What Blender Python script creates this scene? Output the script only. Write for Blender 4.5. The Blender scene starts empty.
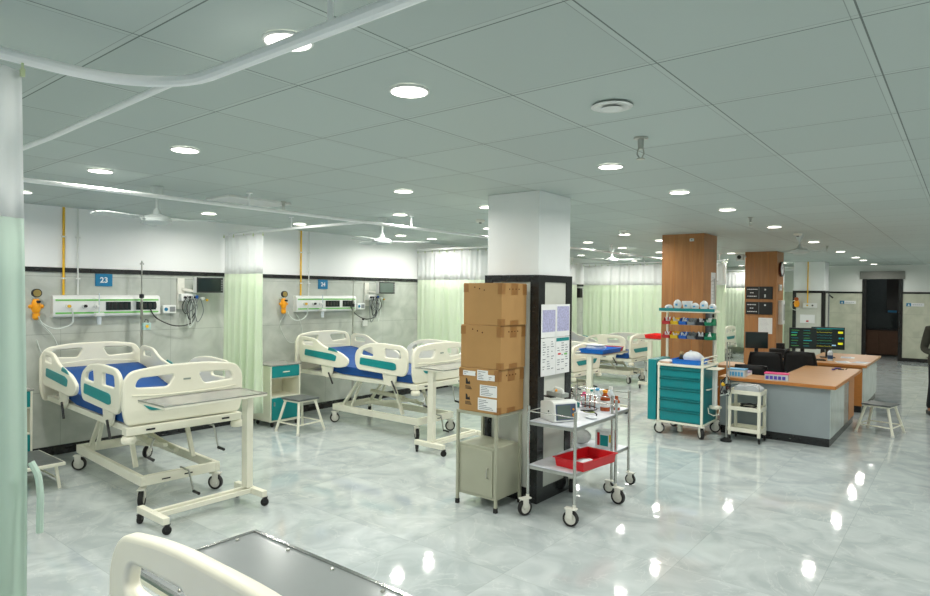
import bpy, bmesh, math, random
from mathutils import Vector, Matrix
random.seed(7)
C = bpy.context.scene.collection
PI = math.pi
# ------------------------------------------------------------------ materials
def lin(r, g, b):
    f = lambda c: (c/255/12.92) if c/255 <= .04045 else ((c/255+.055)/1.055)**2.4
    return (f(r), f(g), f(b), 1)
def N(nt, t, **k):
    n = nt.nodes.new(t)
    for a, b in k.items(): setattr(n, a, b)
    return n
MATS = {}
def mat(name, rgb, rough=.5, metal=0, var=.06, scale=12, bump=0, coat=0, emit=0, alpha=1, trans=0, spec=.5, stretch=None, bscale=None):
    if name in MATS: return MATS[name]
    m = bpy.data.materials.new(name); m.use_nodes = True; nt = m.node_tree
    p = nt.nodes['Principled BSDF']
    tc = N(nt, 'ShaderNodeTexCoord'); mp = N(nt, 'ShaderNodeMapping'); nz = N(nt, 'ShaderNodeTexNoise')
    nz.inputs['Scale'].default_value = scale; nz.inputs['Detail'].default_value = 4
    if stretch: mp.inputs['Scale'].default_value = stretch
    nt.links.new(tc.outputs['Object'], mp.inputs[0]); nt.links.new(mp.outputs[0], nz.inputs[0])
    cr = N(nt, 'ShaderNodeValToRGB'); c = lin(*rgb)
    cr.color_ramp.elements[0].position = .3; cr.color_ramp.elements[1].position = .7
    cr.color_ramp.elements[0].color = tuple(v*(1-var) for v in c[:3])+(1,)
    cr.color_ramp.elements[1].color = tuple(min(1, v*(1+var)) for v in c[:3])+(1,)
    nt.links.new(nz.outputs[0], cr.inputs[0]); nt.links.new(cr.outputs[0], p.inputs['Base Color'])
    p.inputs['Roughness'].default_value = rough; p.inputs['Metallic'].default_value = metal
    p.inputs['Coat Weight'].default_value = coat; p.inputs['Specular IOR Level'].default_value = spec
    p.inputs['Alpha'].default_value = alpha; p.inputs['Transmission Weight'].default_value = trans
    if emit:
        p.inputs['Emission Color'].default_value = c; p.inputs['Emission Strength'].default_value = emit
    if bump:
        bp = N(nt, 'ShaderNodeBump'); bp.inputs['Strength'].default_value = bump; bp.inputs['Distance'].default_value = .01
        n2 = N(nt, 'ShaderNodeTexNoise'); n2.inputs['Scale'].default_value = bscale or scale*6
        nt.links.new(mp.outputs[0], n2.inputs[0]); nt.links.new(n2.outputs[0], bp.inputs['Height']); nt.links.new(bp.outputs[0], p.inputs['Normal'])
    MATS[name] = m; return m

def line_mask(nt, coord_out, axis, pitch, off, w):
    """1 on lines of width w every pitch along axis"""
    sp = N(nt, 'ShaderNodeSeparateXYZ'); nt.links.new(coord_out, sp.inputs[0])
    a = N(nt, 'ShaderNodeMath', operation='SUBTRACT'); nt.links.new(sp.outputs[axis], a.inputs[0]); a.inputs[1].default_value = off
    b = N(nt, 'ShaderNodeMath', operation='PINGPONG'); nt.links.new(a.outputs[0], b.inputs[0]); b.inputs[1].default_value = pitch/2
    c = N(nt, 'ShaderNodeMath', operation='LESS_THAN'); nt.links.new(b.outputs[0], c.inputs[0]); c.inputs[1].default_value = w/2
    return c.outputs[0]
def mx(nt, op, a, b):
    n = N(nt, 'ShaderNodeMath', operation=op); 
    for i, v in enumerate((a, b)):
        if isinstance(v, (int, float)): n.inputs[i].default_value = v
        else: nt.links.new(v, n.inputs[i])
    return n.outputs[0]
def mixc(nt, fac, a, b):
    n = N(nt, 'ShaderNodeMix', data_type='RGBA')
    if isinstance(fac, (int, float)): n.inputs[0].default_value = fac
    else: nt.links.new(fac, n.inputs[0])
    for i, v in ((6, a), (7, b)):
        if isinstance(v, tuple): n.inputs[i].default_value = v
        else: nt.links.new(v, n.inputs[i])
    return n.outputs[2]
def cellnoise(nt, co, p, offs):
    mp = N(nt, 'ShaderNodeVectorMath', operation='SUBTRACT'); nt.links.new(co, mp.inputs[0]); mp.inputs[1].default_value = offs
    s = N(nt, 'ShaderNodeVectorMath', operation='DIVIDE'); nt.links.new(mp.outputs[0], s.inputs[0]); s.inputs[1].default_value = p
    fl = N(nt, 'ShaderNodeVectorMath', operation='FLOOR'); nt.links.new(s.outputs[0], fl.inputs[0])
    wn = N(nt, 'ShaderNodeTexWhiteNoise', noise_dimensions='3D'); nt.links.new(fl.outputs[0], wn.inputs[0])
    return wn.outputs[0]

def floor_mat():
    m = bpy.data.materials.new('polished_marble_tile'); m.use_nodes = True; nt = m.node_tree; p = nt.nodes['Principled BSDF']
    g = N(nt, 'ShaderNodeTexCoord'); co = g.outputs['Object']
    rnd = cellnoise(nt, co, (.8, .8, 10), (.1, .1, -5))
    ofs = N(nt, 'ShaderNodeVectorMath', operation='SCALE'); ofs.inputs[0].default_value = (7, 11, 3); nt.links.new(rnd, ofs.inputs['Scale'])
    ad = N(nt, 'ShaderNodeVectorMath', operation='ADD'); nt.links.new(co, ad.inputs[0]); nt.links.new(ofs.outputs[0], ad.inputs[1])
    n1 = N(nt, 'ShaderNodeTexNoise'); n1.inputs['Scale'].default_value = 2.2; n1.inputs['Detail'].default_value = 9; n1.inputs['Distortion'].default_value = 1.6
    nt.links.new(ad.outputs[0], n1.inputs[0])
    r = N(nt, 'ShaderNodeValToRGB'); e = r.color_ramp.elements
    e[0].position = .36; e[0].color = lin(172, 182, 183); e[1].position = .66; e[1].color = lin(196, 205, 205)
    v = r.color_ramp.elements.new(.5); v.color = lin(185, 194, 195)
    nt.links.new(n1.outputs[0], r.inputs[0])
    n2 = N(nt, 'ShaderNodeTexNoise'); n2.inputs['Scale'].default_value = 1.1; n2.inputs['Detail'].default_value = 6; n2.inputs['Distortion'].default_value = 2.5
    nt.links.new(ad.outputs[0], n2.inputs[0])
    vein = mx(nt, 'LESS_THAN', mx(nt, 'ABSOLUTE', mx(nt, 'SUBTRACT', n2.outputs[0], .5), 0), .006)
    c = mixc(nt, mx(nt, 'MULTIPLY', vein, .2), r.outputs[0], lin(228, 232, 228))
    j = mx(nt, 'MAXIMUM', line_mask(nt, co, 0, .8, .1, .004), line_mask(nt, co, 1, .8, .1, .004))
    c = mixc(nt, mx(nt, 'MULTIPLY', j, .5), c, lin(150, 160, 158))
    nt.links.new(c, p.inputs['Base Color'])
    p.inputs['Roughness'].default_value = .05; p.inputs['Specular IOR Level'].default_value = .7
    b = N(nt, 'ShaderNodeBump'); b.inputs['Strength'].default_value = .07; b.inputs['Distance'].default_value = .01
    n3 = N(nt, 'ShaderNodeTexNoise'); n3.inputs['Scale'].default_value = 9; nt.links.new(co, n3.inputs[0])
    nt.links.new(n3.outputs[0], b.inputs['Height']); nt.links.new(b.outputs[0], p.inputs['Normal'])
    return m
def ceil_mat():
    m = bpy.data.materials.new('suspended_ceiling_tile'); m.use_nodes = True; nt = m.node_tree; p = nt.nodes['Principled BSDF']
    co = N(nt, 'ShaderNodeTexCoord').outputs['Object']; P = .656
    X0, Y0 = -.944, 1.644
    rnd = cellnoise(nt, co, (P, P, 10), (X0, Y0, -5))
    base = mixc(nt, rnd, lin(178, 190, 186), lin(185, 197, 193))
    bar = mx(nt, 'MAXIMUM', line_mask(nt, co, 0, P, X0, .026), line_mask(nt, co, 1, P, Y0, .026))
    c = mixc(nt, bar, base, lin(186, 197, 193))
    gx = line_mask(nt, co, 0, P, X0+.013, .006); gy = line_mask(nt, co, 1, P, Y0+.013, .006)
    gx2 = line_mask(nt, co, 0, P, X0-.013, .003); gy2 = line_mask(nt, co, 1, P, Y0-.013, .003)
    c = mixc(nt, mx(nt, 'MULTIPLY', mx(nt, 'MAXIMUM', gx, gy), .85), c, lin(70, 84, 80))
    c = mixc(nt, mx(nt, 'MULTIPLY', mx(nt, 'MAXIMUM', gx2, gy2), .6), c, lin(100, 114, 110))
    nt.links.new(c, p.inputs['Base Color']); p.inputs['Roughness'].default_value = .55
    n3 = N(nt, 'ShaderNodeTexNoise'); n3.inputs['Scale'].default_value = 90; nt.links.new(co, n3.inputs[0])
    b = N(nt, 'ShaderNodeBump'); b.inputs['Strength'].default_value = .05; nt.links.new(n3.outputs[0], b.inputs['Height']); nt.links.new(b.outputs[0], p.inputs['Normal'])
    return m
def wall_tile_mat(name, axis, lo=(176, 182, 175), hi=(196, 201, 194), zt=1.97, up=(244, 246, 246), pitch=1.2):
    m = bpy.data.materials.new(name); m.use_nodes = True; nt = m.node_tree; p = nt.nodes['Principled BSDF']
    co = N(nt, 'ShaderNodeTexCoord').outputs['Object']
    n1 = N(nt, 'ShaderNodeTexNoise'); n1.inputs['Scale'].default_value = 2.5; n1.inputs['Detail'].default_value = 8; n1.inputs['Distortion'].default_value = 1.4
    nt.links.new(co, n1.inputs[0])
    r = N(nt, 'ShaderNodeValToRGB'); e = r.color_ramp.elements; e[0].position = .35; e[0].color = lin(*lo); e[1].position = .65; e[1].color = lin(*hi)
    nt.links.new(n1.outputs[0], r.inputs[0])
    j = mx(nt, 'MAXIMUM', line_mask(nt, co, axis, pitch, .2, .004), line_mask(nt, co, 2, .62, .06, .005))
    c = mixc(nt, mx(nt, 'MULTIPLY', j, .6), r.outputs[0], lin(120, 128, 122))
    sp = N(nt, 'ShaderNodeSeparateXYZ'); nt.links.new(co, sp.inputs[0])
    top = mx(nt, 'GREATER_THAN', sp.outputs[2], zt)
    c = mixc(nt, top, c, lin(*up)); nt.links.new(c, p.inputs['Base Color'])
    rr = mx(nt, 'ADD', mx(nt, 'MULTIPLY', top, .35), .22); nt.links.new(rr, p.inputs['Roughness'])
    return m
def wood_mat(name, rgb, rgb2, vert=True, rough=.35):
    m = bpy.data.materials.new(name); m.use_nodes = True; nt = m.node_tree; p = nt.nodes['Principled BSDF']
    tc = N(nt, 'ShaderNodeTexCoord'); mp = N(nt, 'ShaderNodeMapping'); mp.inputs['Scale'].default_value = (7, 7, .5) if vert else (.8, 8, 8)
    nt.links.new(tc.outputs['Object'], mp.inputs[0])
    n = N(nt, 'ShaderNodeTexNoise'); n.inputs['Scale'].default_value = 2; n.inputs['Detail'].default_value = 6; n.inputs['Distortion'].default_value = .8
    nt.links.new(mp.outputs[0], n.inputs[0]); r = N(nt, 'ShaderNodeValToRGB'); e = r.color_ramp.elements
    e[0].position = .35; e[0].color = lin(*rgb2); e[1].position = .65; e[1].color = lin(*rgb)
    nt.links.new(n.outputs[0], r.inputs[0]); nt.links.new(r.outputs[0], p.inputs['Base Color']); p.inputs['Roughness'].default_value = rough
    return m
def cloth_mat(name, rgb, transl=.4, alpha=1, rgb2=None):
    m = bpy.data.materials.new(name); m.use_nodes = True; nt = m.node_tree; out = nt.nodes['Material Output']; p = nt.nodes['Principled BSDF']
    tc = N(nt, 'ShaderNodeTexCoord'); n = N(nt, 'ShaderNodeTexNoise'); n.inputs['Scale'].default_value = 3; nt.links.new(tc.outputs['Object'], n.inputs[0])
    c = mixc(nt, n.outputs[0], lin(*rgb), lin(*(rgb2 or rgb))); nt.links.new(c, p.inputs['Base Color']); p.inputs['Roughness'].default_value = .85
    p.inputs['Specular IOR Level'].default_value = .15
    t = N(nt, 'ShaderNodeBsdfTranslucent'); nt.links.new(c, t.inputs[0]); ms = N(nt, 'ShaderNodeMixShader'); ms.inputs[0].default_value = transl
    nt.links.new(p.outputs[0], ms.inputs[1]); nt.links.new(t.outputs[0], ms.inputs[2])
    last = ms.outputs[0]
    if alpha < 1:
        tr = N(nt, 'ShaderNodeBsdfTransparent'); m2 = N(nt, 'ShaderNodeMixShader'); m2.inputs[0].default_value = alpha
        nt.links.new(tr.outputs[0], m2.inputs[1]); nt.links.new(last, m2.inputs[2]); last = m2.outputs[0]
    nt.links.new(last, out.inputs[0]); return m

M_floor = floor_mat(); M_ceil = ceil_mat()
M_wallL = wall_tile_mat('grey_wall_tile', 1); M_wallF = wall_tile_mat('pale_wall_tile', 0, (186, 190, 172), (204, 206, 188), 1.9, (226, 230, 226), .9)
M_white = mat('white_paint', (236, 240, 240), .5, var=.02, scale=3)
M_black = mat('black_granite', (34, 36, 37), .25, var=.3, scale=30)
M_cream = mat('cream_plastic', (238, 236, 218), .32, var=.02, scale=4)
M_creamm = mat('cream_powder_coat', (234, 233, 216), .38, var=.03, scale=6)
M_teal = mat('teal_panel', (0, 136, 138), .4, var=.05, scale=4)
M_tealc = mat('teal_cart_steel', (0, 130, 136), .3, var=.05, scale=4)
M_blue = mat('blue_vinyl', (0, 72, 142), .6, var=.08, scale=8, bump=.1)
M_steel = mat('brushed_steel', (190, 190, 184), .28, 1, var=.08, scale=10, stretch=(1, 30, 1))
M_chrome = mat('chrome_tube', (200, 200, 195), .2, 1, var=.03)
M_rubber = mat('black_rubber', (28, 28, 28), .6, var=.1)
M_hub = mat('grey_castor_hub', (222, 222, 212), .4, var=.04)
M_grey = mat('grey_laminate', (150, 160, 164), .3, var=.03, scale=5)
M_top = mat('grey_tabletop', (158, 158, 152), .16, var=.05, scale=8)
M_topd = mat('dark_stool_top', (92, 98, 98), .35, 0, var=.12, scale=20)
M_sheet = mat('bright_steel_sheet', (176, 178, 176), .16, .9, var=.06, scale=6)
M_wood = wood_mat('oak_veneer_column', (178, 126, 78), (160, 110, 66))
M_woodt = wood_mat('light_wood_laminate', (196, 148, 102), (186, 138, 92), False)
M_wooded = mat('wood_edge_band', (190, 122, 58), .4, var=.08, scale=14, stretch=(1, 1, 6))
M_card = mat('brown_cardboard', (176, 136, 84), .8, var=.05, scale=5, bump=.05)
M_tape = mat('brown_tape', (150, 106, 56), .35, var=.06)
M_paper = mat('white_paper', (232, 234, 234), .7, var=.02)
M_lilac = mat('lilac_print', (172, 172, 206), .7, var=.22, scale=60)
M_ink = mat('grey_print', (90, 98, 110), .7, var=.1)
M_dark = mat('black_plastic', (24, 25, 27), .4, var=.1)
M_screen = mat('dark_screen_glass', (30, 42, 42), .12, var=.15, scale=3)
M_screeng = mat('grey_green_screen', (92, 106, 100), .15, var=.1, scale=3)
M_wp = mat('white_plastic', (226, 229, 226), .35, var=.02)
M_yel = mat('yellow_paint', (232, 184, 40), .4, var=.05)
M_or = mat('orange_plastic', (240, 160, 20), .4, var=.05)
M_green = mat('green_strip', (110, 190, 90), .4, var=.04)
M_signb = mat('sign_blue', (8, 118, 164), .4, var=.03)
M_red = mat('red_plastic', (206, 16, 30), .35, var=.04)
M_trayb = mat('blue_plastic', (6, 118, 216), .35, var=.04)
M_bwhite = mat('white_fabric', (226, 230, 234), .9, var=.05, scale=20, bump=.3)
M_olive = mat('olive_steel', (168, 170, 150), .45, var=.03, scale=5)
M_cable = mat('grey_cable', (120, 126, 126), .5)
M_tubecl = mat('clear_tubing', (206, 214, 208), .3)
M_alu = mat('white_rail', (250, 252, 252), .3, var=.01)
M_fan = mat('fan_enamel', (206, 214, 212), .35, var=.02)
M_seal = mat('smoked_clear_plastic', (206, 216, 222), .2, var=.05, scale=10)
M_pink = mat('pink_plastic', (226, 70, 130), .4); M_violet = mat('violet_plastic', (90, 80, 190), .4, var=.3, scale=40)
M_lblue = mat('light_blue_plastic', (90, 170, 220), .35)
M_brown = mat('amber_liquid', (160, 70, 24), .2, var=.15); M_dbrown = mat('dark_brown_bottle', (70, 34, 28), .2)
M_binr = mat('bin_red', (190, 34, 38), .4); M_biny = mat('bin_yellow', (230, 190, 30), .4); M_binb = mat('bin_blue', (24, 96, 190), .4)
M_bing = mat('bin_grey', (132, 138, 140), .4); M_bink = mat('bin_black', (36, 40, 42), .4); M_bingr = mat('bin_green', (14, 130, 90), .4)
M_skin = mat('skin', (150, 104, 78), .55, var=.05); M_hair = mat('black_hair', (22, 18, 16), .6, var=.3, scale=60)
M_jack = mat('dark_olive_cloth', (62, 62, 54), .9, var=.15, scale=14, bump=.2); M_trou = mat('black_cloth', (26, 30, 34), .85, var=.15)
M_mesh = mat('black_chair_mesh', (22, 23, 25), .7, var=.25, scale=60)
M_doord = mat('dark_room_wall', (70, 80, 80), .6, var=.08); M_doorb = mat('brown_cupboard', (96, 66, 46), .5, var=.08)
M_marb = mat('panel_marble', (206, 209, 200), .25, var=.06, scale=3)
M_lamp = mat('lit_diffuser', (255, 246, 236), .5, var=0, emit=9)
M_net = cloth_mat('white_curtain_net', (252, 254, 254), .5, .9)
M_cur = cloth_mat('pale_green_curtain', (240, 248, 234), .48, 1, (232, 244, 224))
M_curn = cloth_mat('near_curtain_cloth', (196, 216, 206), .35, 1, (206, 226, 214))
def led(name, rgb, e): return mat(name, rgb, .4, emit=e, var=0)

# ------------------------------------------------------------------ mesh helpers
class MB:
    def __init__(s): s.bm = bmesh.new()
    def box(s, x0, x1, y0, y1, z0, z1, M=None):
        v = [s.bm.verts.new(Vector(c) if M is None else M @ Vector(c)) for c in
             ((x0,y0,z0),(x1,y0,z0),(x1,y1,z0),(x0,y1,z0),(x0,y0,z1),(x1,y0,z1),(x1,y1,z1),(x0,y1,z1))]
        for f in ((0,3,2,1),(4,5,6,7),(0,1,5,4),(1,2,6,5),(2,3,7,6),(3,0,4,7)): s.bm.faces.new([v[i] for i in f])
        return s
    def bx(s, c, d, M=None): return s.box(c[0]-d[0]/2, c[0]+d[0]/2, c[1]-d[1]/2, c[1]+d[1]/2, c[2]-d[2]/2, c[2]+d[2]/2, M)
    def bar(s, a, b, w, h=None, up=(0,0,1)):
        a, b = Vector(a), Vector(b); d = (b-a); L = d.length; d.normalize(); up = Vector(up)
        if abs(d.dot(up)) > .98: up = Vector((1,0,0))
        x = d.cross(up).normalized(); z = x.cross(d)
        M = Matrix((x, d, z)).transposed().to_4x4(); M.translation = a
        h = h or w
        return s.box(-w/2, w/2, 0, L, -h/2, h/2, M)
    def tube(s, pts, r, seg=8, closed=False, rs=None):
        pts = [Vector(p) for p in pts]; n = len(pts); rings = []; nrm = None
        for i, p in enumerate(pts):
            if closed: t = pts[(i+1) % n]-pts[i-1]
            else: t = pts[min(i+1, n-1)]-pts[max(i-1, 0)]
            t.normalize()
            if nrm is None:
                nrm = Vector((0,0,1)) if abs(t.z) < .9 else Vector((1,0,0))
            nrm = (nrm-t*nrm.dot(t)); nrm.normalize(); bn = t.cross(nrm)
            R = rs[i] if rs else r
            rings.append([s.bm.verts.new(p+nrm*math.cos(2*PI*k/seg)*R+bn*math.sin(2*PI*k/seg)*R) for k in range(seg)])
        m = n if closed else n-1
        for i in range(m):
            A, B = rings[i], rings[(i+1) % n]
            for k in range(seg): s.bm.faces.new((A[k], A[(k+1) % seg], B[(k+1) % seg], B[k]))
        if not closed: s.bm.faces.new(rings[0][::-1]); s.bm.faces.new(rings[-1])
        return s
    def cyl(s, a, b, r, seg=16, r2=None): return s.tube([a, b], r, seg, rs=[r, r if r2 is None else r2])
    def lathe(s, prof, c=(0,0,0), seg=20, axis='z'):
        rings = []; c = Vector(c)
        def P(r, h, a):
            x, y = r*math.cos(a), r*math.sin(a)
            return c+Vector({'z': (x, y, h), 'x': (h, x, y), 'y': (y, h, x)}[axis])
        for r, h in prof:
            rings.append([s.bm.verts.new(P(0, h, 0))] if r < 1e-6 else [s.bm.verts.new(P(r, h, 2*PI*k/seg)) for k in range(seg)])
        for A, B in zip(rings, rings[1:]):
            for k in range(seg):
                k2 = (k+1) % seg
                if len(A) == 1 and len(B) == 1: continue
                if len(A) == 1: s.bm.faces.new((A[0], B[k2], B[k]))
                elif len(B) == 1: s.bm.faces.new((A[k], A[k2], B[0]))
                else: s.bm.faces.new((A[k], A[k2], B[k2], B[k]))
        for A, fl in (((rings[0], True), (rings[-1], False)) if (len(rings[0]) == 1) != (len(rings[-1]) == 1) else ()):
            if len(A) > 1: s.bm.faces.new(A[::-1] if fl else A)
        return s
    def ball(s, c, r, sc=(1,1,1), seg=14):
        pr = [(math.sin(PI*i/8)*r, -math.cos(PI*i/8)*r) for i in range(9)]
        n0 = len(s.bm.verts); s.lathe(pr, (0,0,0), seg)
        s.bm.verts.ensure_lookup_table()
        for v in s.bm.verts[n0:]: v.co = Vector((v.co.x*sc[0]+c[0], v.co.y*sc[1]+c[1], v.co.z*sc[2]+c[2]))
        return s
    def prism(s, pts, h0, h1, plane='xy'):
        def P(a, b, h): return {'xy': (a, b, h), 'xz': (a, h, b), 'yz': (h, a, b)}[plane]
        A = [s.bm.verts.new(P(a, b, h0)) for a, b in pts]; B = [s.bm.verts.new(P(a, b, h1)) for a, b in pts]
        s.bm.faces.new(A[::-1]); s.bm.faces.new(B); n = len(pts)
        for i in range(n): s.bm.faces.new((A[i], A[(i+1) % n], B[(i+1) % n], B[i]))
        return s
    def build(s, name, m, parent=None, bevel=0, ang=35, kind=None, seg=2):
        bmesh.ops.recalc_face_normals(s.bm, faces=s.bm.faces[:])
        me = bpy.data.meshes.new(name); s.bm.to_mesh(me); s.bm.free(); me.materials.append(m)
        return link(name, me, parent, bevel, ang, kind, seg)
def link(name, me, parent=None, bevel=0, ang=35, kind=None, seg=2):
    for p in me.polygons: p.use_smooth = True
    me.set_sharp_from_angle(angle=math.radians(ang))
    o = bpy.data.objects.new(name, me); C.objects.link(o)
    if parent: o.parent = parent
    if bevel:
        b = o.modifiers.new('bevel', 'BEVEL'); b.width = bevel; b.segments = seg; b.limit_method = 'ANGLE'; b.angle_limit = .6
    if kind: o['kind'] = kind
    return o
def tag(o, label, cat, group=None, kind=None):
    o['label'] = label; o['category'] = cat
    if group: o['group'] = group
    if kind: o['kind'] = kind
    return o
def thing(name, label, cat, loc=(0,0,0), rz=0, group=None):
    o = bpy.data.objects.new(name, None); C.objects.link(o); o.location = loc; o.rotation_euler = (0,0,rz); o.empty_display_size = .1
    return tag(o, label, cat, group)
def dup(o, loc=None, rz=None, label=None, group=None, parent=None):
    c = o.copy(); C.objects.link(c)
    if parent is not None: c.parent = parent
    if loc is not None: c.location = loc
    if rz is not None: c.rotation_euler = (0,0,rz)
    if label: c['label'] = label
    if group: c['group'] = group
    for ch in list(o.children): dup(ch, parent=c)
    return c
def struct(mb, name, m, **k): return mb.build(name, m, kind='structure', **k)
def rpoly(pts, r, n=5):
    out = []; N_ = len(pts)
    for i in range(N_):
        p = Vector(pts[i]); a = Vector(pts[i-1]); b = Vector(pts[(i+1) % N_]); rr = r[i] if isinstance(r, (list, tuple)) else r
        da, db = (a-p), (b-p); l = min(rr, da.length*.48, db.length*.48); A = p+da.normalized()*l; B = p+db.normalized()*l
        for k in range(n+1):
            t = k/n; q = A*(1-t)**2+p*2*t*(1-t)+B*t*t; out.append((q.x, q.y))
    return out
def plate(name, outer, holes, th, m, parent, M, bev=.008, res=2):
    """a moulded plate with real holes: 2D outlines extruded and rounded, M maps local xy to the plane"""
    cu = bpy.data.curves.new(name, 'CURVE'); cu.dimensions = '2D'; cu.fill_mode = 'BOTH'
    cu.extrude = max(.0005, th/2-bev); cu.bevel_depth = bev; cu.bevel_resolution = res; cu.offset = -bev
    for loop in [outer]+holes:
        sp = cu.splines.new('POLY'); sp.points.add(len(loop)-1); sp.use_cyclic_u = True
        for i, (x, y) in enumerate(loop): sp.points[i].co = (x, y, 0, 1)
    ob = bpy.data.objects.new(name, cu); C.objects.link(ob)
    dg = bpy.context.evaluated_depsgraph_get(); dg.update()
    me = bpy.data.meshes.new_from_object(ob.evaluated_get(dg)); bpy.data.objects.remove(ob); bpy.data.curves.remove(cu)
    me.transform(M); me.materials.clear(); me.materials.append(m)
    return link(name, me, parent, ang=50)
YZ = lambda x: Matrix(((0,0,1,x),(1,0,0,0),(0,1,0,0),(0,0,0,1)))
XZ = lambda y: Matrix(((1,0,0,0),(0,0,-1,y),(0,1,0,0),(0,0,0,1)))
def text(name, s, size, m, parent, M, ext=.001, bold=0):
    cu = bpy.data.curves.new(name, 'FONT'); cu.body = s; cu.size = size; cu.align_x = 'CENTER'; cu.align_y = 'CENTER'; cu.extrude = ext; cu.offset = bold
    ob = bpy.data.objects.new(name, cu); C.objects.link(ob); dg = bpy.context.evaluated_depsgraph_get(); dg.update()
    me = bpy.data.meshes.new_from_object(ob.evaluated_get(dg)); bpy.data.objects.remove(ob); me.transform(M); me.materials.clear(); me.materials.append(m)
    o = bpy.data.objects.new(name, me); C.objects.link(o)
    if parent: o.parent = parent
    return o
def cat(pts, n=6):
    P = [Vector(p) for p in pts]; P = [P[0]*2-P[1]]+P+[P[-1]*2-P[-2]]; out = []
    for i in range(1, len(P)-2):
        a, b, c, d = P[i-1:i+3]
        for k in range(n):
            t = k/n; out.append(.5*((2*b)+(c-a)*t+(2*a-5*b+4*c-d)*t*t+(3*b-a-3*c+d)*t**3))
    out.append(P[-2]); return out
def hstack(n): pass

# ------------------------------------------------------------------ camera
cam = bpy.data.cameras.new('camera'); co = bpy.data.objects.new('camera', cam); C.objects.link(co)
R = Matrix(((0.78139738,-0.0143421,0.62386892),(0.62394651,0.00123897,-0.78146607),(0.01043491,0.99989638,0.00991684)))
co.matrix_world = Matrix.Translation((0,0,1.8)) @ R.to_4x4()
cam.lens = 630.737*36/930; cam.sensor_width = 36; cam.clip_start = .05
bpy.context.scene.camera = co
HC = 2.67
# ------------------------------------------------------------------ room shell
WX = -7.66; FY = 21.2; RX = 6.0; BY = -6.0
struct(MB().box(WX-.2, RX+.2, BY-.2, FY+3, -.1, 0), 'floor', M_floor)
struct(MB().box(WX-.2, RX+.2, BY-.2, FY+3, HC, HC+.1), 'ceiling', M_ceil)
struct(MB().box(WX-.2, WX, BY, FY+.2, 0, HC), 'wall_left', M_wallL)
struct(MB().box(RX, RX+.2, BY, FY+3, 0, HC), 'wall_right', M_white)
struct(MB().box(WX-.2, RX+.2, BY-.2, BY, 0, HC), 'wall_back', M_white)
f = MB(); f.box(WX, -2.3, FY, FY+.2, 0, HC); f.box(-1.5, RX, FY, FY+.2, 0, HC); f.box(-2.3, -1.5, FY, FY+.2, 2.5, HC); struct(f, 'wall_far', M_wallF)
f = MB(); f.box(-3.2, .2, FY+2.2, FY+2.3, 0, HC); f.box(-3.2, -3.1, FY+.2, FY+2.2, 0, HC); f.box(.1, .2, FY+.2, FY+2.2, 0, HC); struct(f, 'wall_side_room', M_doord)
struct(MB().box(WX, WX+.015, BY, FY, 1.965, 2.015), 'trim_1', M_black)
struct(MB().box(WX, WX+.015, BY, FY, 0, .10), 'baseboard_left', M_black)
f = MB(); f.box(-3.6, -2.37, FY-.015, FY, 1.87, 1.92); f.box(-1.43, RX, FY-.015, FY, 1.87, 1.92); struct(f, 'trim_2', M_black)
f = MB(); f.box(-2.85, -2.37, FY-.015, FY, 0, .1); f.box(-1.43, RX, FY-.015, FY, 0, .1); struct(f, 'baseboard_far', M_black)
f = MB(); f.box(-2.38, -2.28, FY-.02, FY+.2, 0, 2.5); f.box(-1.52, -1.42, FY-.02, FY+.2, 0, 2.5); struct(f, 'trim_3', M_black)
struct(MB().box(-2.44, -1.38, FY-.05, FY-.005, 2.28, 2.5), 'trim_4', mat('grey_lintel', (120, 122, 116), .5))
# side-room cupboard + hanging board seen through the doorway
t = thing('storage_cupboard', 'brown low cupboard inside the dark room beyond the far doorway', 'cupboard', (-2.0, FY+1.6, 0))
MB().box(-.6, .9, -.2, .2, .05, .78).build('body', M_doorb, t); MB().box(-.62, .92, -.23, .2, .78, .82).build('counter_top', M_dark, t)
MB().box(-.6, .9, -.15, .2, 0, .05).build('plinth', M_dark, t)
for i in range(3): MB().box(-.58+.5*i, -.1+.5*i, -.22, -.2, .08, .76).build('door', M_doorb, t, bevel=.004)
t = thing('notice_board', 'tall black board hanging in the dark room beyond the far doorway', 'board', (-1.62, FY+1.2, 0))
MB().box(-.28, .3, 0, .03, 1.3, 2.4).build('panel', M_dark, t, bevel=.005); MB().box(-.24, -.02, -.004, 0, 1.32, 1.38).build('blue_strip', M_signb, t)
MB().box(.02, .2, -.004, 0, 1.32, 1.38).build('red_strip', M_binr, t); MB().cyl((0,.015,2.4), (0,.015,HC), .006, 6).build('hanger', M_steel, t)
# pillars ---------------------------------------------------------
def pillar(n, x0, x1, y0, y1, zt):
    struct(MB().box(x0, x1, y0, y1, 0, HC), 'wall_pillar_%d' % n, M_white, bevel=.004)
    w = .016; f = MB()
    for (a, b, c, d, ax) in ((x0, x1, y0-w, y0, 'x'), (x0, x1, y1, y1+w, 'x'), (x1, x1+w, y0, y1, 'y'), (x0-w, x0, y0, y1, 'y')):
        f2 = .085
        if ax == 'x':
            a -= w; b += w
            f.box(a, a+f2, c, d, .12, zt-.06); f.box(b-f2, b, c, d, .12, zt-.06); f.box(a, b, c, d, 0, .12); f.box(a, b, c, d, zt-.06, zt)
        else:
            f.box(a, b, c, c+f2, .12, zt-.06); f.box(a, b, d-f2, d, .12, zt-.06); f.box(a, b, c, d, 0, .12); f.box(a, b, c, d, zt-.06, zt)
    struct(f, 'trim_pillar_%d' % n, M_black)
    struct(MB().box(x0-.006, x1+.006, y0-.006, y1+.006, 0, zt), 'wall_pillar_%d_tile' % n, M_marb)
pillar(1, -3.40, -2.86, 4.58, 5.12, 1.95)
pillar(2, -3.60, -2.88, 18.35, 18.95, 1.92)
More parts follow.
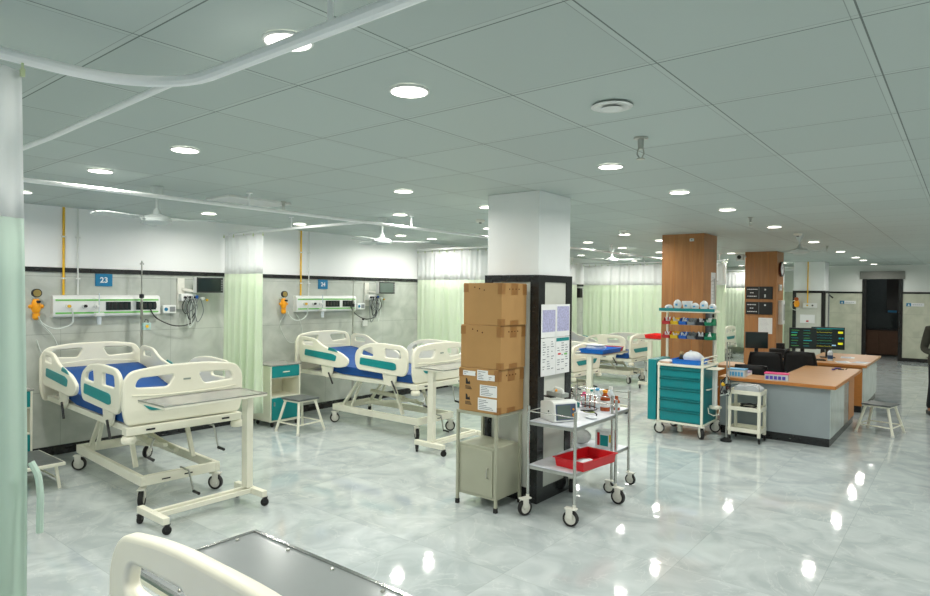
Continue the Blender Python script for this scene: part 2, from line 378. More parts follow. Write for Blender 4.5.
def wood_pillar(n, x0, x1, y0, y1):
    o = struct(MB().box(x0, x1, y0, y1, 0, HC), 'wall_wood_pillar_%d' % n, M_wood, bevel=.004)
    f = MB()
    f.box(x0+.18, x0+.186, y0-.002, y0, .1, HC-.02); f.box(x1-.16, x1-.154, y0-.002, y0, .1, HC-.02)
    struct(f, 'trim_wood_pillar_%d' % n, M_wooded)
wood_pillar(1, -3.56, -2.95, 9.13, 9.72); wood_pillar(2, -3.58, -2.98, 13.65, 14.22)

# ------------------------------------------------------------------ ceiling lights
LIGHTS = [
 (-1.9,1.98,'largest near downlight at the top centre, left of the air diffuser'),
 (-1.86,1.33,'downlight half hidden above the white curtain rail at the top'),
 (-3.82,1.98,'downlight between the near rail and the left fan'),
 (-5.02,1.96,'downlight above and left of the nearer left fan'),
 (-6.72,1.96,'downlight glimpsed through the near curtain at the left edge'),
 (-3.83,3.93,'downlight left of the white pillar, upper of the stacked pair'),
 (-5.03,5.11,'downlight left of the white pillar, lower of the stacked pair'),
 (-6.8,3.81,'downlight by the left wall just right of the left fan'),
 (-6.85,5.1,'downlight by the left wall above the yellow pipe of bay 24'),
 (-5.92,4.15,'downlight beside the white ceiling grille above bay 23'),
 (-6.9,7.03,'downlight by the left wall right of the second fan hub'),
 (-6.9,7.75,'downlight above the drawn curtain behind the boxes'),
 (-3.84,5.16,'downlight tucked against the left edge of the white pillar'),
 (-1.92,3.98,'downlight below the sprinkler head, right of the white pillar'),
 (-1.93,5.32,'downlight above the first wood pillar, between it and the sprinkler'),
 (-1.93,6.68,'downlight above right of the first wood pillar top corner'),
 (-1.94,8.71,'downlight above the security camera on the second wood pillar'),
 (-1.97,11.5,'downlight right of the small ceiling fan near the nurse station'),
 (-1.98,14.3,'downlight first of the three in a line leading to the far doorway'),
 (-2.0,16.6,'downlight second of the line leading to the far doorway'),
 (-2.01,18.0,'downlight third of the line leading to the far doorway'),
 (-2.02,20.3,'downlight last of the line, just in front of the far doorway'),
 (-5.08,9.71,'downlight over the drawn curtain immediately right of the white pillar'),
 (-3.95,8.68,'downlight left of the first wood pillar, nearest to the viewer there'),
 (-5.15,11.21,'downlight below the nearest one left of the first wood pillar'),
 (-6.95,12.95,'downlight by the far left wall above the bed with the blue tray'),
 (-6.95,15.9,'downlight by the far left wall, farthest one over the drawn curtain'),
 (-3.91,9.94,'downlight touching the left edge of the first wood pillar top'),
 (-5.04,12.8,'downlight at the left edge of the first wood pillar, lower one'),
 (-3.9,12.0,'downlight between the two wood pillars, topmost one'),
 (-3.9,13.81,'downlight between the two wood pillars, middle one'),
 (-5.3,19.8,'downlight between the two wood pillars, lowest and farthest one'),
]
FILL = [(x, y) for x in (.05, 2.0, 4.0) for y in (-3.5, -1, 1.5, 4, 6.7, 9.5, 12.5, 16, 19)]+[(x, y) for x in (-1.9, -4.4, -6.8) for y in (-4, -1.6)]+[(-1.9, -.2), (-6.9, .3), (-4.6,.1), (-6.85, 9.9), (-6.9, 18.6), (-5.1, 6.9), (-3.9,6.8), (-5.9,9.3), (-6.0,13.6), (-6.9,14.9), (-5.1,16), (-3.9,18.6), (-5.1,17.5)]  # extra downlights added to brighten the ward, most of them out of view
la = bpy.data.lights.new('downlight_lamp', 'AREA'); la.shape = 'DISK'; la.size = .15; la.energy = 17; la.color = (1, .965, .90); la.spread = math.radians(165)
PR = thing('ceiling_downlight', 'x', 'light')
MB().lathe([(.078,-.002),(.086,-.002),(.088,-.008),(.085,-.012),(.078,-.012),(.078,-.002)], seg=32).build('trim_ring', M_wp, PR)
MB().lathe([(0,-.011),(.0785,-.011),(.0785,-.004),(0,-.004)], seg=32).build('diffuser', M_lamp, PR)
first = True
for x, y, d in LIGHTS+[(x, y, None) for x, y in FILL]:
    if first: o = PR; first = False; o.location = (x, y, HC)
    else: o = dup(PR, (x, y, HC))
    o['label'] = 'round white recessed '+d if d else 'round white recessed downlight added as fill light'
    o['group'] = 'recessed ceiling downlights' if d else 'added fill downlights'
    l = bpy.data.objects.new('downlight_lamp', la); C.objects.link(l); l.location = (x, y, HC-.02)
la2 = bpy.data.lights.new('side_room_fill', 'AREA'); la2.size = .2; la2.energy = 5; l = bpy.data.objects.new('side_room_fill', la2); C.objects.link(l); l.location = (-1.9, FY+1.2, HC-.03)  # unseen fill light added to lift the dark room past the doorway

# ceiling fittings
t = thing('air_diffuser', 'round white ceiling air diffuser disc, upper right of the nearest downlight', 'vent', (-1.3, 2.7, HC))
MB().lathe([(0,-.004),(.085,-.004),(.095,-.010),(.08,-.016),(.07,-.010),(0,-.010)], seg=32).build('ring', M_wp, t)
MB().lathe([(0,-.012),(.035,-.012),(.05,-.020),(.03,-.026),(0,-.026)], seg=24).build('centre_cone', M_wp, t)
def sprinkler(x, y, lab, s=1):
    t = thing('fire_sprinkler', lab, 'sprinkler', (x, y, HC), group='fire sprinklers')
    MB().lathe([(0,0),(.03*s,0),(.03*s,-.008),(.014*s,-.012),(.012*s,-.05*s),(0,-.05*s)]).build('body', M_steel, t)
    MB().tube([(.012*s,0,-.05*s),(.016*s,0,-.07*s),(.004*s,0,-.09*s)], .003*s, 6).tube([(-.012*s,0,-.05*s),(-.016*s,0,-.07*s),(-.004*s,0,-.09*s)], .003*s, 6).build('yoke', M_steel, t)
    MB().lathe([(0,-.09*s),(.018*s,-.09*s),(.018*s,-.094*s),(0,-.094*s)]).build('deflector', M_steel, t)
sprinkler(-1.44, 3.36, 'brass-grey fire sprinkler hanging above the nearest downlight right of the pillar', 1.3)
sprinkler(-5.3, 3.75, 'small fire sprinkler behind the white grille over bay 23')
sprinkler(-1.93, 7.55, 'small fire sprinkler above the second wood pillar')
sprinkler(-1.95, 12.6, 'tiny fire sprinkler above the far white pillar')
t = thing('ceiling_grille', 'white square slotted air grille in the ceiling above bay 23', 'vent', (-5.5, 3.5, HC))
MB().box(-.2, .2, -.34, -.31, -.02, 0).box(-.2, .2, .31, .34, -.02, 0).box(-.2, -.17, -.31, .31, -.02, 0).box(.17, .2, -.31, .31, -.02, 0).build('frame', M_wp, t)
f = MB()
for i in range(20): f.bar((-.17, -.295+i*.031, -.012), (.17, -.295+i*.031, -.012), .018, .004, up=(0,.5,.8))
f.build('slats', M_wp, t)
for x, y, lab in ((-4.63,6.08,'grey dome smoke detector left of the white pillar'), (-3.75,8.2,'dome smoke detector left of the first wood pillar'), (-1.9,9.9,'dark dome camera on the ceiling beyond the small fan')):
    t = thing('smoke_detector', lab, 'detector', (x, y, HC)); MB().lathe([(0,0),(.06,0),(.06,-.012),(.045,-.03),(0,-.034)]).build('dome', M_hub, t); MB().lathe([(0,-.03),(.02,-.032),(.015,-.042),(0,-.044)]).build('sensor', M_dark, t)

# ceiling fans
def fan(x, y, z, a0, lab, r=.56):
    t = thing('ceiling_fan', lab, 'fan', (x, y, z), a0, 'white ceiling fans')
    MB().lathe([(0,-.045),(.07,-.042),(.115,-.02),(.12,.005),(.09,.03),(.035,.045),(.028,.07),(.02,.09),(0,.09)], seg=28).build('motor_housing', M_fan, t)
    MB().cyl((0,0,.08), (0,0,HC-z-.05), .012).build('down_rod', M_fan, t)
    MB().lathe([(.014,HC-z-.10),(.05,HC-z-.03),(.055,HC-z-.005),(0,HC-z-.001)]).build('canopy', M_fan, t)
    for k in range(3):
        a = k*2*PI/3; M = Matrix.Rotation(a, 4, 'Z') @ Matrix.Rotation(.16, 4, 'X')
        b = MB(); 
        top = [(.19,-.045),(.3,-.058),(r-.04,-.066),(r,-.04),(r,.04),(r-.04,.066),(.3,.058),(.19,.045)]
        b.prism(top, -.003, .003)
        for v in b.bm.verts: v.co = M @ v.co
        bl = b.build('blade', M_fan, t)
        c = MB().bar(M @ Vector((.09,0,0)), M @ Vector((.24,0,.0)), .03, .008).build('blade_arm', M_fan, bl)
fan(-5.43, 2.57, 2.39, 0.75, 'white three-blade ceiling fan over bay 23, nearer of the left pair')
fan(-5.45, 5.24, 2.39, .75, 'white three-blade ceiling fan over bay 24, farther of the left pair')
fan(-1.93, 10.2, 2.44, .35, 'smallest ceiling fan, hanging above the round wall clock', .2)
fan(-5.4, 11.3, 2.45, .2, 'white ceiling fan over the far beds right of the white pillar')

# curtain rails
def rail(name, pts, lab, posts, r=.016):
    t = thing(name, lab, 'curtain rail', (0,0,0), group='ceiling curtain rails')
    MB().tube(pts, r, 10).build('track', M_alu, t)
    for (x, y) in posts:
        p = MB().cyl((x,y,2.53+r*.5), (x,y,HC-.004), .009).build('hanger_rod', M_alu, t)
        MB().lathe([(0,HC-.012),(.028,HC-.012),(.028,HC-.001),(0,HC-.001)], (x,y,0)).build('flange', M_alu, p)
    t.location = (0,0,0); return t
ZR = 2.53
cor = [(-2.37+.34*(1-math.cos(a)), 1.14-.34*(1-math.sin(a)), ZR) for a in [PI/2*k/8 for k in range(9)]]
rail('curtain_rail', [(-2.37,-2.2,ZR),(-2.37,.3,ZR)]+cor+[(.6,1.14,ZR),(1.6,1.14,ZR)], 'near curved white curtain rail sweeping across the top left', [(-1.40,1.14),(-2.37,-.3),(1.2,1.14)], .02)
rail('curtain_rail', [(-5.0,1.14,ZR),(-3.5,1.14,ZR),(-2.2,1.10,ZR)], 'straight curtain rail branching left from the near curved rail', [(-4.2,1.14)], .013)
rail('curtain_rail', [(-5.03,-1.5,ZR),(-5.03,3,ZR),(-5.03,8,ZR),(-5.03,13,ZR),(-5.03,17,ZR)], 'long white curtain rail running over the bed feet towards the far wall', [(-5.03,.8),(-5.03,3.2),(-5.03,5.3),(-5.03,7.6),(-5.03,10.5)])
rail('curtain_rail', [(-7.645,4.57,ZR),(-5.05,4.57,ZR)], 'cross curtain rail between bay 23 and bay 24', [(-6.3,4.57)])
rail('curtain_rail', [(-7.645,8.2,ZR),(-5.05,8.2,ZR)], 'cross curtain rail on the far side of bay 24', [(-6.0,8.2)])
rail('curtain_rail', [(-7.645,14.3,ZR),(-5.05,14.3,ZR)], 'cross curtain rail carrying the wide curtain right of the white pillar', [(-6.9,14.3),(-6.0,14.3)])

# curtains
def curtain(pts, lab, z0=.26, z1=2.49, zn=2.0, amp=.045, wl=.17, mat1=None, mat2=None, seed=1, grp='pale green cubicle curtains', hooks=True, flare=0):
    rnd = random.Random(seed); P = cat(pts, 10); L = [0]
    for a, b in zip(P, P[1:]): L.append(L[-1]+(b-a).length)
    T = L[-1]; n = max(40, int(T/ .012)); path = []; ph = rnd.random()*6
    def at(s):
        for i in range(len(L)-1):
            if L[i+1] >= s or i == len(L)-2:
                d = P[i+1]-P[i]; u = (s-L[i])/max(1e-6, L[i+1]-L[i]); return P[i]+d*u, d.normalized()
    t = thing('cubicle_curtain', lab, 'curtain', (P[0].x, P[0].y, 0), group=grp)
    org = Vector((P[0].x, P[0].y, 0))
    def sheet(name, za, zb, m, rows):
        bm = bmesh.new(); g = []
        for i in range(n+1):
            s = T*i/n; p, d = at(s); nr = Vector((-d.y, d.x, 0)); col = []
            for k in range(rows+1):
                z = za+(zb-za)*k/rows; f = (z1-z)/(z1-z0)
                w = math.sin(s/wl*2*PI+ph+1.5*math.sin(s*3.1+seed)+.25*math.sin(f*3+s*9))*(.55+.45*math.sin(s*6.3+seed*2+f))+.3*math.sin(s/wl*3.7*PI+seed+f*.6)
                w = w*amp*(.55+.45*f)+.012*math.sin(s*37+f*3+seed)*f
                col.append(bm.verts.new(Vector((p.x, p.y, z))-org+nr*w+d*(flare*min(1, f*2)*s/T)))
            g.append(col)
        for i in range(n):
            for k in range(rows): bm.faces.new((g[i][k], g[i+1][k], g[i+1][k+1], g[i][k+1]))
        me = bpy.data.meshes.new(name); bm.to_mesh(me); bm.free(); me.materials.append(m); o = link(name, me, t, ang=180)
        sm = o.modifiers.new('cloth', 'SOLIDIFY'); sm.thickness = .0015
    sheet('net_header', zn, z1, mat2 or M_net, 4); sheet('fabric', z0, zn, mat1 or M_cur, 10)
    if hooks:
        k = max(2, int(T/.16)); hk = None
        for i in range(k+1):
            p, d = at(T*i/k); p = Vector((p.x, p.y, 0))-org
            if hk is None:
                hk = MB().tube([(0,0,z1-.01),(0,0,ZR-.018)], .004, 6).box(-.006,.006,-.006,.006,z1-.02,z1+.004).build('hook', mat('hook_green', (200, 214, 170), .5), t); hk.location = p
            else: c_ = hk.copy(); C.objects.link(c_); c_.location = p
    return t
c1 = curtain([(-2.37,.33,0),(-2.37,.52,0),(-2.36,.69,0)], 'pale green curtain hanging at the left edge nearest the viewer', z0=.12, z1=2.49, zn=2.02, amp=.02, wl=.11, mat1=M_curn, seed=3, flare=.018)
curtain([(-7.62,4.48,0),(-7.2,4.54,0),(-6.88,4.57,0)], 'narrow gathered green and net curtain between bay 23 and bay 24', amp=.05, wl=.13, seed=2, z0=.25)
curtain([(-7.62,8.2,0),(-6.5,8.2,0),(-5.12,8.2,0)], 'wide drawn green curtain behind the stacked cardboard boxes', amp=.045, wl=.2, seed=5, z0=.2)
curtain([(-7.6,14.3,0),(-6.5,14.3,0),(-5.1,14.3,0)], 'wide drawn green curtain between the white pillar and first wood pillar', amp=.05, wl=.22, seed=8, z0=.2)
curtain([(-7.6,13.2,0),(-7.5,13.55,0),(-7.55,13.85,0)], 'bunched pale curtain touching the right edge of the white pillar', amp=.05, wl=.1, seed=9, z0=.2)
curtain([(-4.02,13.9,0),(-4.14,14.05,0),(-4.3,14.15,0)], 'rounded bunched curtain just right of the first wood pillar', amp=.05, wl=.12, seed=11, z0=.2)
curtain([(-6.6,20.2,0),(-5.3,20.2,0),(-4.2,20.2,0)], 'distant green curtain between the two wood pillars', amp=.05, wl=.2, seed=12, z0=.2)
curtain([(-4.25,18.2,0),(-3.95,18.2,0),(-3.8,18.22,0)], 'distant slim green curtain between second wood pillar and far white pillar', amp=.04, wl=.1, seed=13, z0=.2)
rail('curtain_rail', [(-7.6,20.2,ZR),(-5.3,20.2,ZR),(-3.9,20.2,ZR)], 'farthest curtain rail between the two wood pillars', [(-5.2,20.2)])
rail('curtain_rail', [(-3.95,13.75,ZR),(-4.02,13.9,ZR),(-4.14,14.05,ZR),(-4.3,14.15,ZR),(-5.0,14.3,ZR)], 'short bent curtain rail just right of the first wood pillar', [(-4.22,14.1)])
rail('curtain_rail', [(-7.6,13.1,ZR),(-7.5,13.55,ZR),(-7.55,13.95,ZR)], 'short curtain rail by the wall right of the white pillar', [(-7.5,13.55)])
rail('curtain_rail', [(-4.3,18.2,ZR),(-3.7,18.2,ZR)], 'short curtain rail beside the far white pillar', [(-4,18.2)])
# tie hanging from the near curtain
MB().tube(cat([(-6.18,1.83,.60),(-6.14,1.83,.45),(-6.12,1.86,.30),(-6.14,1.85,.22)]), .02, 8, rs=None).bm.free()

# ------------------------------------------------------------------ castors
def castor(parent, x, y, z, r=.06, a=0, hub=None, fork=None, name='castor'):
    """wheel resting on z; stem up to z+2.3r. a = trailing direction"""
    M = Matrix.Translation((x, y, z)) @ Matrix.Rotation(a, 4, 'Z'); off = r*.45; zc = r
    f = MB(); w = r*.34
    f.box(off-r*.35, off+r*.55, -w-.006, -w, zc, zc+r*1.25); f.box(off-r*.35, off+r*.55, w, w+.006, zc, zc+r*1.25)
    f.box(-r*.35, off+r*.75, -w-.006, w+.006, zc+r*1.12, zc+r*1.32); f.cyl((0,0,zc+r*1.3), (0,0,zc+r*1.75), r*.22, 12)
    for v in f.bm.verts: v.co = M @ v.co
    p = f.build(name, fork or M_hub, parent, bevel=.003)
    g = MB(); g.lathe([(r*.74,-w*.9),(r*.95,-w*.9),(r,-w*.55),(r,w*.55),(r*.95,w*.9),(r*.74,w*.9),(r*.74,-w*.9)], (off,0,zc), 22, 'y')
    for v in g.bm.verts: v.co = M @ v.co
    g.build('tyre', M_rubber, p)
    g = MB(); g.lathe([(0,-w*.8),(r*.3,-w*.95),(r*.34,-w*.6),(r*.75,-w*.6),(r*.75,w*.6),(r*.34,w*.6),(r*.3,w*.95),(0,w*.8)], (off,0,zc), 20, 'y')
    for v in g.bm.verts: v.co = M @ v.co
    g.build('wheel_hub', hub or M_hub, p)
    return p

# ------------------------------------------------------------------ hospital bed
def make_bed(lab, drop=0, rise=.10, fold=0):
    t = thing('hospital_bed', lab, 'bed', group='cream hospital beds')
    D = -drop
    def ends(name, x, w, z0, z1, zs, hz0, hz1, hy0, hy1, th):
        o = rpoly([(-w+.03,z0),(w-.03,z0),(w,z0+.12),(w,zs),(w-.06,z1-.035),(w*.4,z1),(-w*.4,z1),(-w+.06,z1-.035),(-w,zs),(-w,z0+.12)], [.04,.04,.1,.1,.12,.3,.3,.12,.1,.1])
        hl = rpoly([(-hy1,hz0+.015),(-hy0-.05,hz0),(-hy0,hz1),(-hy1+.03,hz1-.01)], .035); hr = [(-a, b) for a, b in hl][::-1]
        return plate(name, o, [hl, hr], th, M_cream, t, YZ(x), .014, 3)
    hb = ends('headboard', .03, .50, .62+D, 1.21+D, 1.08+D, 1.055+D, 1.15+D, .10, .42, .04)
    MB().prism(rpoly([(-.40,.93+D),(.40,.93+D),(.44,.99+D),(0,1.025+D),(-.44,.99+D)], .05), .048, .056, 'yz').build('relief_panel', M_cream, hb, bevel=.003)
    fb = ends('footboard', 2.30, .51, .70+D, 1.17+D, 1.05+D, .985+D, 1.085+D, .10, .42, .045)
    pl = MB().prism(rpoly([(-.30,.805+D),(.30,.805+D),(.38,.885+D),(-.38,.885+D)], .03), 2.32, 2.329, 'yz').build('teal_panel', M_teal, fb, bevel=.003)
    MB().tube(cat([(2.324,-.44,.94+D),(2.327,-.2,.925+D),(2.327,.2,.925+D),(2.324,.44,.94+D)]), .006, 6).build('relief_rib', M_cream, fb)
    MB().box(2.322, 2.326, -.03, .03, 1.03+D, 1.045+D).build('badge', mat('badge_grey', (150, 160, 150), .4), fb)
    for s in (-1, 1):
        MB().lathe([(0,.56+D),(.045,.56+D),(.055,.575+D),(.055,.60+D),(.045,.618+D),(0,.618+D)], (2.31, s*.46, 0)).build('corner_bumper', M_cream, t)
    # side rails
    for s, nm in ((-1,'near'), (1,'far')):
        y = s*.475; S1 = lambda L: [(.09+(a-.08)*1.185, b-fold) for a, b in L]; S2 = lambda L: [(1.255+(a-1.03)*1.06, b-fold) for a, b in L]
        oh = rpoly([(.10,.80+D),(.08,1.12+D),(.14,1.16+D),(.38,1.145+D),(.52,1.05+D),(.84,.98+D),(.97,.90+D),(.94,.81+D),(.80,.775+D)], [.05,.05,.08,.12,.15,.15,.07,.05,.1])
        hh = rpoly([(.16,1.045+D),(.16,1.105+D),(.34,1.095+D),(.36,1.04+D)], .025)
        r1 = plate('side_rail', S1(oh), [S1(hh)], .032, M_cream, t, XZ(y), .011, 3)
        of = rpoly([(1.08,.79+D),(1.03,.90+D),(1.05,1.03+D),(1.20,1.12+D),(1.45,1.155+D),(1.82,1.14+D),(1.92,1.08+D),(1.92,.84+D),(1.86,.765+D)], [.06,.06,.08,.12,.14,.12,.08,.08,.06])
        h1 = rpoly([(1.14,.985+D),(1.17,1.045+D),(1.34,1.09+D),(1.36,.975+D)], .03); h2 = rpoly([(1.55,.98+D),(1.55,1.085+D),(1.80,1.08+D),(1.82,.98+D)], .03)
        r2 = plate('side_rail', S2(of), [S2(h1), S2(h2)], .032, M_cream, t, XZ(y), .011, 3)
        for yy in (y-s*.0, ):
            a, b = (y+s*.014, y+s*.021)
            a, b = min(a, b), max(a, b)
            MB().prism(S1(rpoly([(.20,.90+D),(.75,.86+D),(.77,.93+D),(.70,.955+D),(.21,.985+D)], .02)), a, b, 'xz').build('teal_strip', M_teal, r1)
            MB().prism(S1(rpoly([(.62,1.0+D),(.80,.98+D),(.74,1.02+D),(.64,1.04+D)], .01)), a, b, 'xz').build('teal_tab', M_teal, r1)
            MB().prism(S2(rpoly([(1.13,.86+D),(1.70,.83+D),(1.75,.845+D),(1.74,.91+D),(1.70,.925+D),(1.14,.95+D)], .02)), a, b, 'xz').build('teal_strip', M_teal, r2)
        for r_, xa in () if fold else ((r1, .55), (r2, 1.74)):
            MB().prism(rpoly([(xa,.82+D),(xa+.26,.82+D),(xa+.24,.68+D),(xa+.14,.62+D),(xa+.04,.66+D)], .03), y-s*.017-.012, y-s*.017+.012, 'xz').build('rail_bracket', M_cream, r_, bevel=.004)
            MB().tube([(xa+.20,y+s*.02,.70+D),(xa+.30,y+s*.03,.56+D)], .011, 8).build('release_lever', M_dark, r_)
    # deck
    f = MB()
    for s in (-1, 1): f.box(.08, 2.27, s*.42-.02, s*.42+.02, .63+D, .68+D)
    for x in (.1, .75, 1.35, 2.2): f.box(x, x+.04, -.40, .40, .63+D, .67+D)
    f.box(2.25, 2.345, -.49, .49, .625+D, .69+D)
    df = f.build('deck_frame', M_creamm, t, bevel=.004)
    for y in (-.34, .30): MB().box(2.345, 2.348, y, y+.07, .65+D, .665+D).build('slot', M_dark, df)
    MB().box(.12, 2.22, -.40, .40, .68+D, .69+D).build('deck_plate', M_creamm, t)
    # mattress: raised back section
    prof = [(.10,.69+rise*1.6+D),(.70,.70+rise*.25+D),(.95,.692+D),(2.24,.692+D),(2.25,.79+D),(.95,.80+D),(.70,.82+rise*.35+D),(.30,.81+rise*1.4+D),(.12,.80+rise*1.7+D)]
    MB().prism(rpoly(prof, .03, 3), -.43, .43, 'xz').build('mattress', M_blue, t, bevel=.02, seg=3)
    # base
    f = MB()
    for s in (-1, 1): f.box(.65, 2.24, s*.32-.02, s*.32+.02, .17, .25)
    f.box(.65, .70, -.30, .30, .17, .25); f.box(2.19, 2.24, -.30, .30, .17, .25)
    bf = f.build('base_frame', M_creamm, t, bevel=.004)
    MB().box(2.24, 2.243, -.17, -.10, .195, .205).build('slot', M_dark, bf); MB().box(2.24, 2.243, .02, .09, .20, .21).build('slot', M_dark, bf)
    for x in (.70, 2.18):
        for s in (-1, 1): castor(t, x, s*.30, 0, .065, a=(.6 if x > 1 else 2.2)*s)
    f = MB()
    for s in (-1, 1):
        f.bar((.78, s*.25, .25), (1.12, s*.25, .64+D), .035, .03); f.bar((1.9, s*.25, .25), (1.72, s*.25, .64+D), .035, .03)
        f.bar((1.12, s*.25, .58+D), (.95, s*.25, .25), .03, .025)
    f.cyl((1.12,-.3,.60+D), (1.12,.3,.60+D), .018); f.cyl((1.75,-.3,.60+D), (1.75,.3,.60+D), .018)
    f.bar((.95,0,.26), (1.9,0,.40), .04, .03)
    f.build('lifting_arms', M_creamm, t)
    f = MB(); f.cyl((1.15,-.08,.45), (1.75,-.08,.42), .03, 12); f.cyl((1.2,.10,.40), (1.9,.10,.34), .022, 12); f.build('actuators', mat('cream_actuator', (205, 205, 185), .4), t)
    for (y, dz, dx, gy) in ((-.25,.14,.06,-.06), (0.02,.19,.05,.05), (.24,.2,.03,.05)):
        zt = .60+D if y > .2 else (.56+D if y < -.2 else .25)
        x0 = 2.28
        c = MB().tube(cat([(x0-.12,y,zt),(x0-.0,y,zt),(x0+.012,y+gy*.3,zt-.02),(x0+.02,y+gy,zt-dz),(x0+.03,y+gy,zt-dz-.01)], 4), .008, 8).build('crank_handle', M_steel, t)
        MB().cyl((x0+.02,y+gy,zt-dz), (x0+.09,y+gy+.02,zt-dz-.015), .012, 10).build('grip', M_dark, c)
    return t
BX = -7.47
bed = make_bed('hospital bed with blue mattress in bay 23, nearest bed by the left wall')
bed.location = (BX-.03, 2.85, 0); bed.rotation_euler = (0, 0, -.058)
def bedcopy(x, y, lab, rz=0):
    o = dup(bed, (x, y, 0), rz, lab); o.scale = (1, 1, 1); return o
bedcopy(BX+.04, 5.95, 'hospital bed with blue mattress in bay 24, seen side-on beneath the 24 sign')
lowcopy = (BX, 9.85, 'hospital bed behind the blue tray, only its footboard corner showing')
low = make_bed('low-set hospital bed with red tray at its foot, left of the first wood pillar', .18, .06); low.location = (BX, 12.17, 0)
lw = make_bed(lowcopy[2], .24, .06); lw.location = (BX, 9.85, 0); dup(lw, (BX, 18.3, 0), 0, 'distant hospital bed seen between the two wood pillars')

hi = make_bed('hospital bed at the bottom edge, only its white footboard showing', -.025, .1, .42); hi.location = (-1.27, .74-2.30, 0); hi.rotation_euler = (0,0,PI/2)

# ------------------------------------------------------------------ overbed tables
def make_table(lab, L=.86, W=.42, post=1, steel=False, z=.94):
    t = thing('overbed_table', lab, 'table', group='wheeled overbed tables')
    a = MB().box(-W/2, W/2, -L/2, L/2, z-.022, z-.004).build('table_top', M_creamm, t, bevel=.004)
    m = mat('satin_steel_top', (146, 152, 152), .2, .3, var=.05, scale=3) if steel else M_top
    MB().box(-W/2+.012, W/2-.012, -L/2+.012, L/2-.012, z-.004, z+.001).build('top_sheet', m, a)
    f = MB(); e = .012
    for (x0,x1,y0,y1) in ((-W/2,W/2,-L/2,-L/2+e),(-W/2,W/2,L/2-e,L/2),(-W/2,-W/2+e,-L/2+e,L/2-e),(W/2-e,W/2,-L/2+e,L/2-e)): f.box(x0,x1,y0,y1,z-.004,z+.006)
    f.build('rim', M_sheet if steel else M_steel, a)
    if steel:
        for q in [(x, y_*(L/2-.03)) for x in (-.12, .12) for y_ in (-1, 1)]+[(x_*(W/2-.03), y) for y in (-.22, 0, .22) for x_ in (-1, 1)]:
            MB().ball((q[0], q[1], z+.002), .007).build('rivet', M_steel, a)
    y = post*(L/2-.05)
    MB().box(-.04, .04, y-.03, y+.03, .13, z-.022).build('post', M_creamm, t, bevel=.006)
    f = MB(); f.box(-.03, .005, -L/2+.01, L/2-.01, .085, .135); f.build('base_bar', M_creamm, t, bevel=.004)
    MB().box(.03, .05, -L/2+.01, L/2-.01, .085, .125).build('base_bar', M_creamm, t, bevel=.004)
    for s in (-1, 1):
        MB().box(-.21, .21, s*(L/2-.02)-.025, s*(L/2-.02)+.025, .078, .13).build('foot_bar', M_creamm, t, bevel=.004)
        for q in (-1, 1): castor(t, q*.185, s*(L/2-.02), 0, .033, a=q*1.0, hub=M_rubber, fork=M_dark)
    return t
tb = make_table('cream overbed table across the foot of the bay 23 bed'); tb.location = (-4.75, 2.64, 0)
tb2 = make_table('cream overbed table at the foot of the bay 24 bed, left of the boxes', post=-1); tb2.location = (-4.64, 5.62, 0)
dup(tb2, (-4.17, 8.45, 0), label='overbed table holding the blue tray, right of the white pillar')
dup(tb2, (-4.68, 11.85, 0), label='overbed table holding the bright red tray, left of the first wood pillar')
tb3 = make_table('steel-topped overbed table at the bottom edge of the picture', L=.90, W=.42, post=-1, steel=True, z=.95)
tb3.location = (-1.50, 1.065, 0); tb3.rotation_euler = (0, 0, PI/2)

# ------------------------------------------------------------------ bedside cabinets and stools
def make_locker(lab):
    t = thing('bedside_cabinet', lab, 'cabinet', group='cream bedside cabinets')
    f = MB()
    f.box(-.2,.2,-.235,-.215,.07,.80).box(-.2,.2,.215,.235,.07,.80).box(-.2,-.185,-.215,.215,.07,.80).box(-.185,.2,-.215,.215,.07,.09).box(-.185,.19,-.215,.215,.38,.395).box(-.185,.19,-.215,.215,.63,.645)
    f.build('carcass', M_creamm, t, bevel=.003)
    MB().box(-.21,.21,-.245,.245,.80,.82).build('top', M_top, t, bevel=.004)
    d = MB().box(.19,.206,-.213,.213,.648,.797).build('drawer', M_teal, t, bevel=.003); MB().box(.206,.218,-.05,.05,.71,.722).build('handle', M_creamm, d)
    d = MB().box(.19,.206,-.213,.213,.092,.378).build('door', M_teal, t, bevel=.003); MB().box(.206,.22,-.19,-.175,.28,.33).build('handle', M_steel, d)
    for x in (-.16,.16):
        for y in (-.19,.19): castor(t, x, y, 0, .028, hub=M_rubber, fork=M_dark)
    return t
lk = make_locker('cream and teal bedside cabinet behind the stool in bay 24'); lk.location = (-7.27, 5.06, 0)
dup(lk, (-7.25, 1.92, 0), label='cream and teal bedside cabinet beside the near curtain, left of the nearest bed')
def make_stool(lab, h=.43, s=.15, sp=.06, m=None):
    t = thing('stool', lab, 'stool', group='splay-legged metal stools')
    MB().box(-s-.02,s+.02,-s-.02,s+.02,h-.022,h).build('seat', M_topd, t, bevel=.006)
    MB().box(-s,s,-s,s,h-.045,h-.022).build('seat_frame', M_creamm, t)
    for a in (-1,1):
        for b in (-1,1):
            l = MB().tube([(a*s*.85,b*s*.85,h-.03),(a*(s+sp),b*(s+sp),.02)], .017, 10).build('leg', M_creamm, t)
            MB().cyl((a*(s+sp),b*(s+sp),0), (a*(s+sp),b*(s+sp),.03), .020).build('rubber_foot', M_hub, l)
    q = s+sp*.72
    for p0, p1 in (((-q,-q),(q,-q)),((q,-q),(q,q)),((q,q),(-q,q)),((-q,q),(-q,-q))):
        MB().tube([(p0[0],p0[1],.12),(p1[0],p1[1],.12)], .009, 8).build('stretcher', M_creamm, t)
    return t
st = make_stool('grey-topped stool with cream legs standing before the bay 24 cabinet'); st.location = (-6.66, 4.99, 0); st.rotation_euler = (0,0,.05)
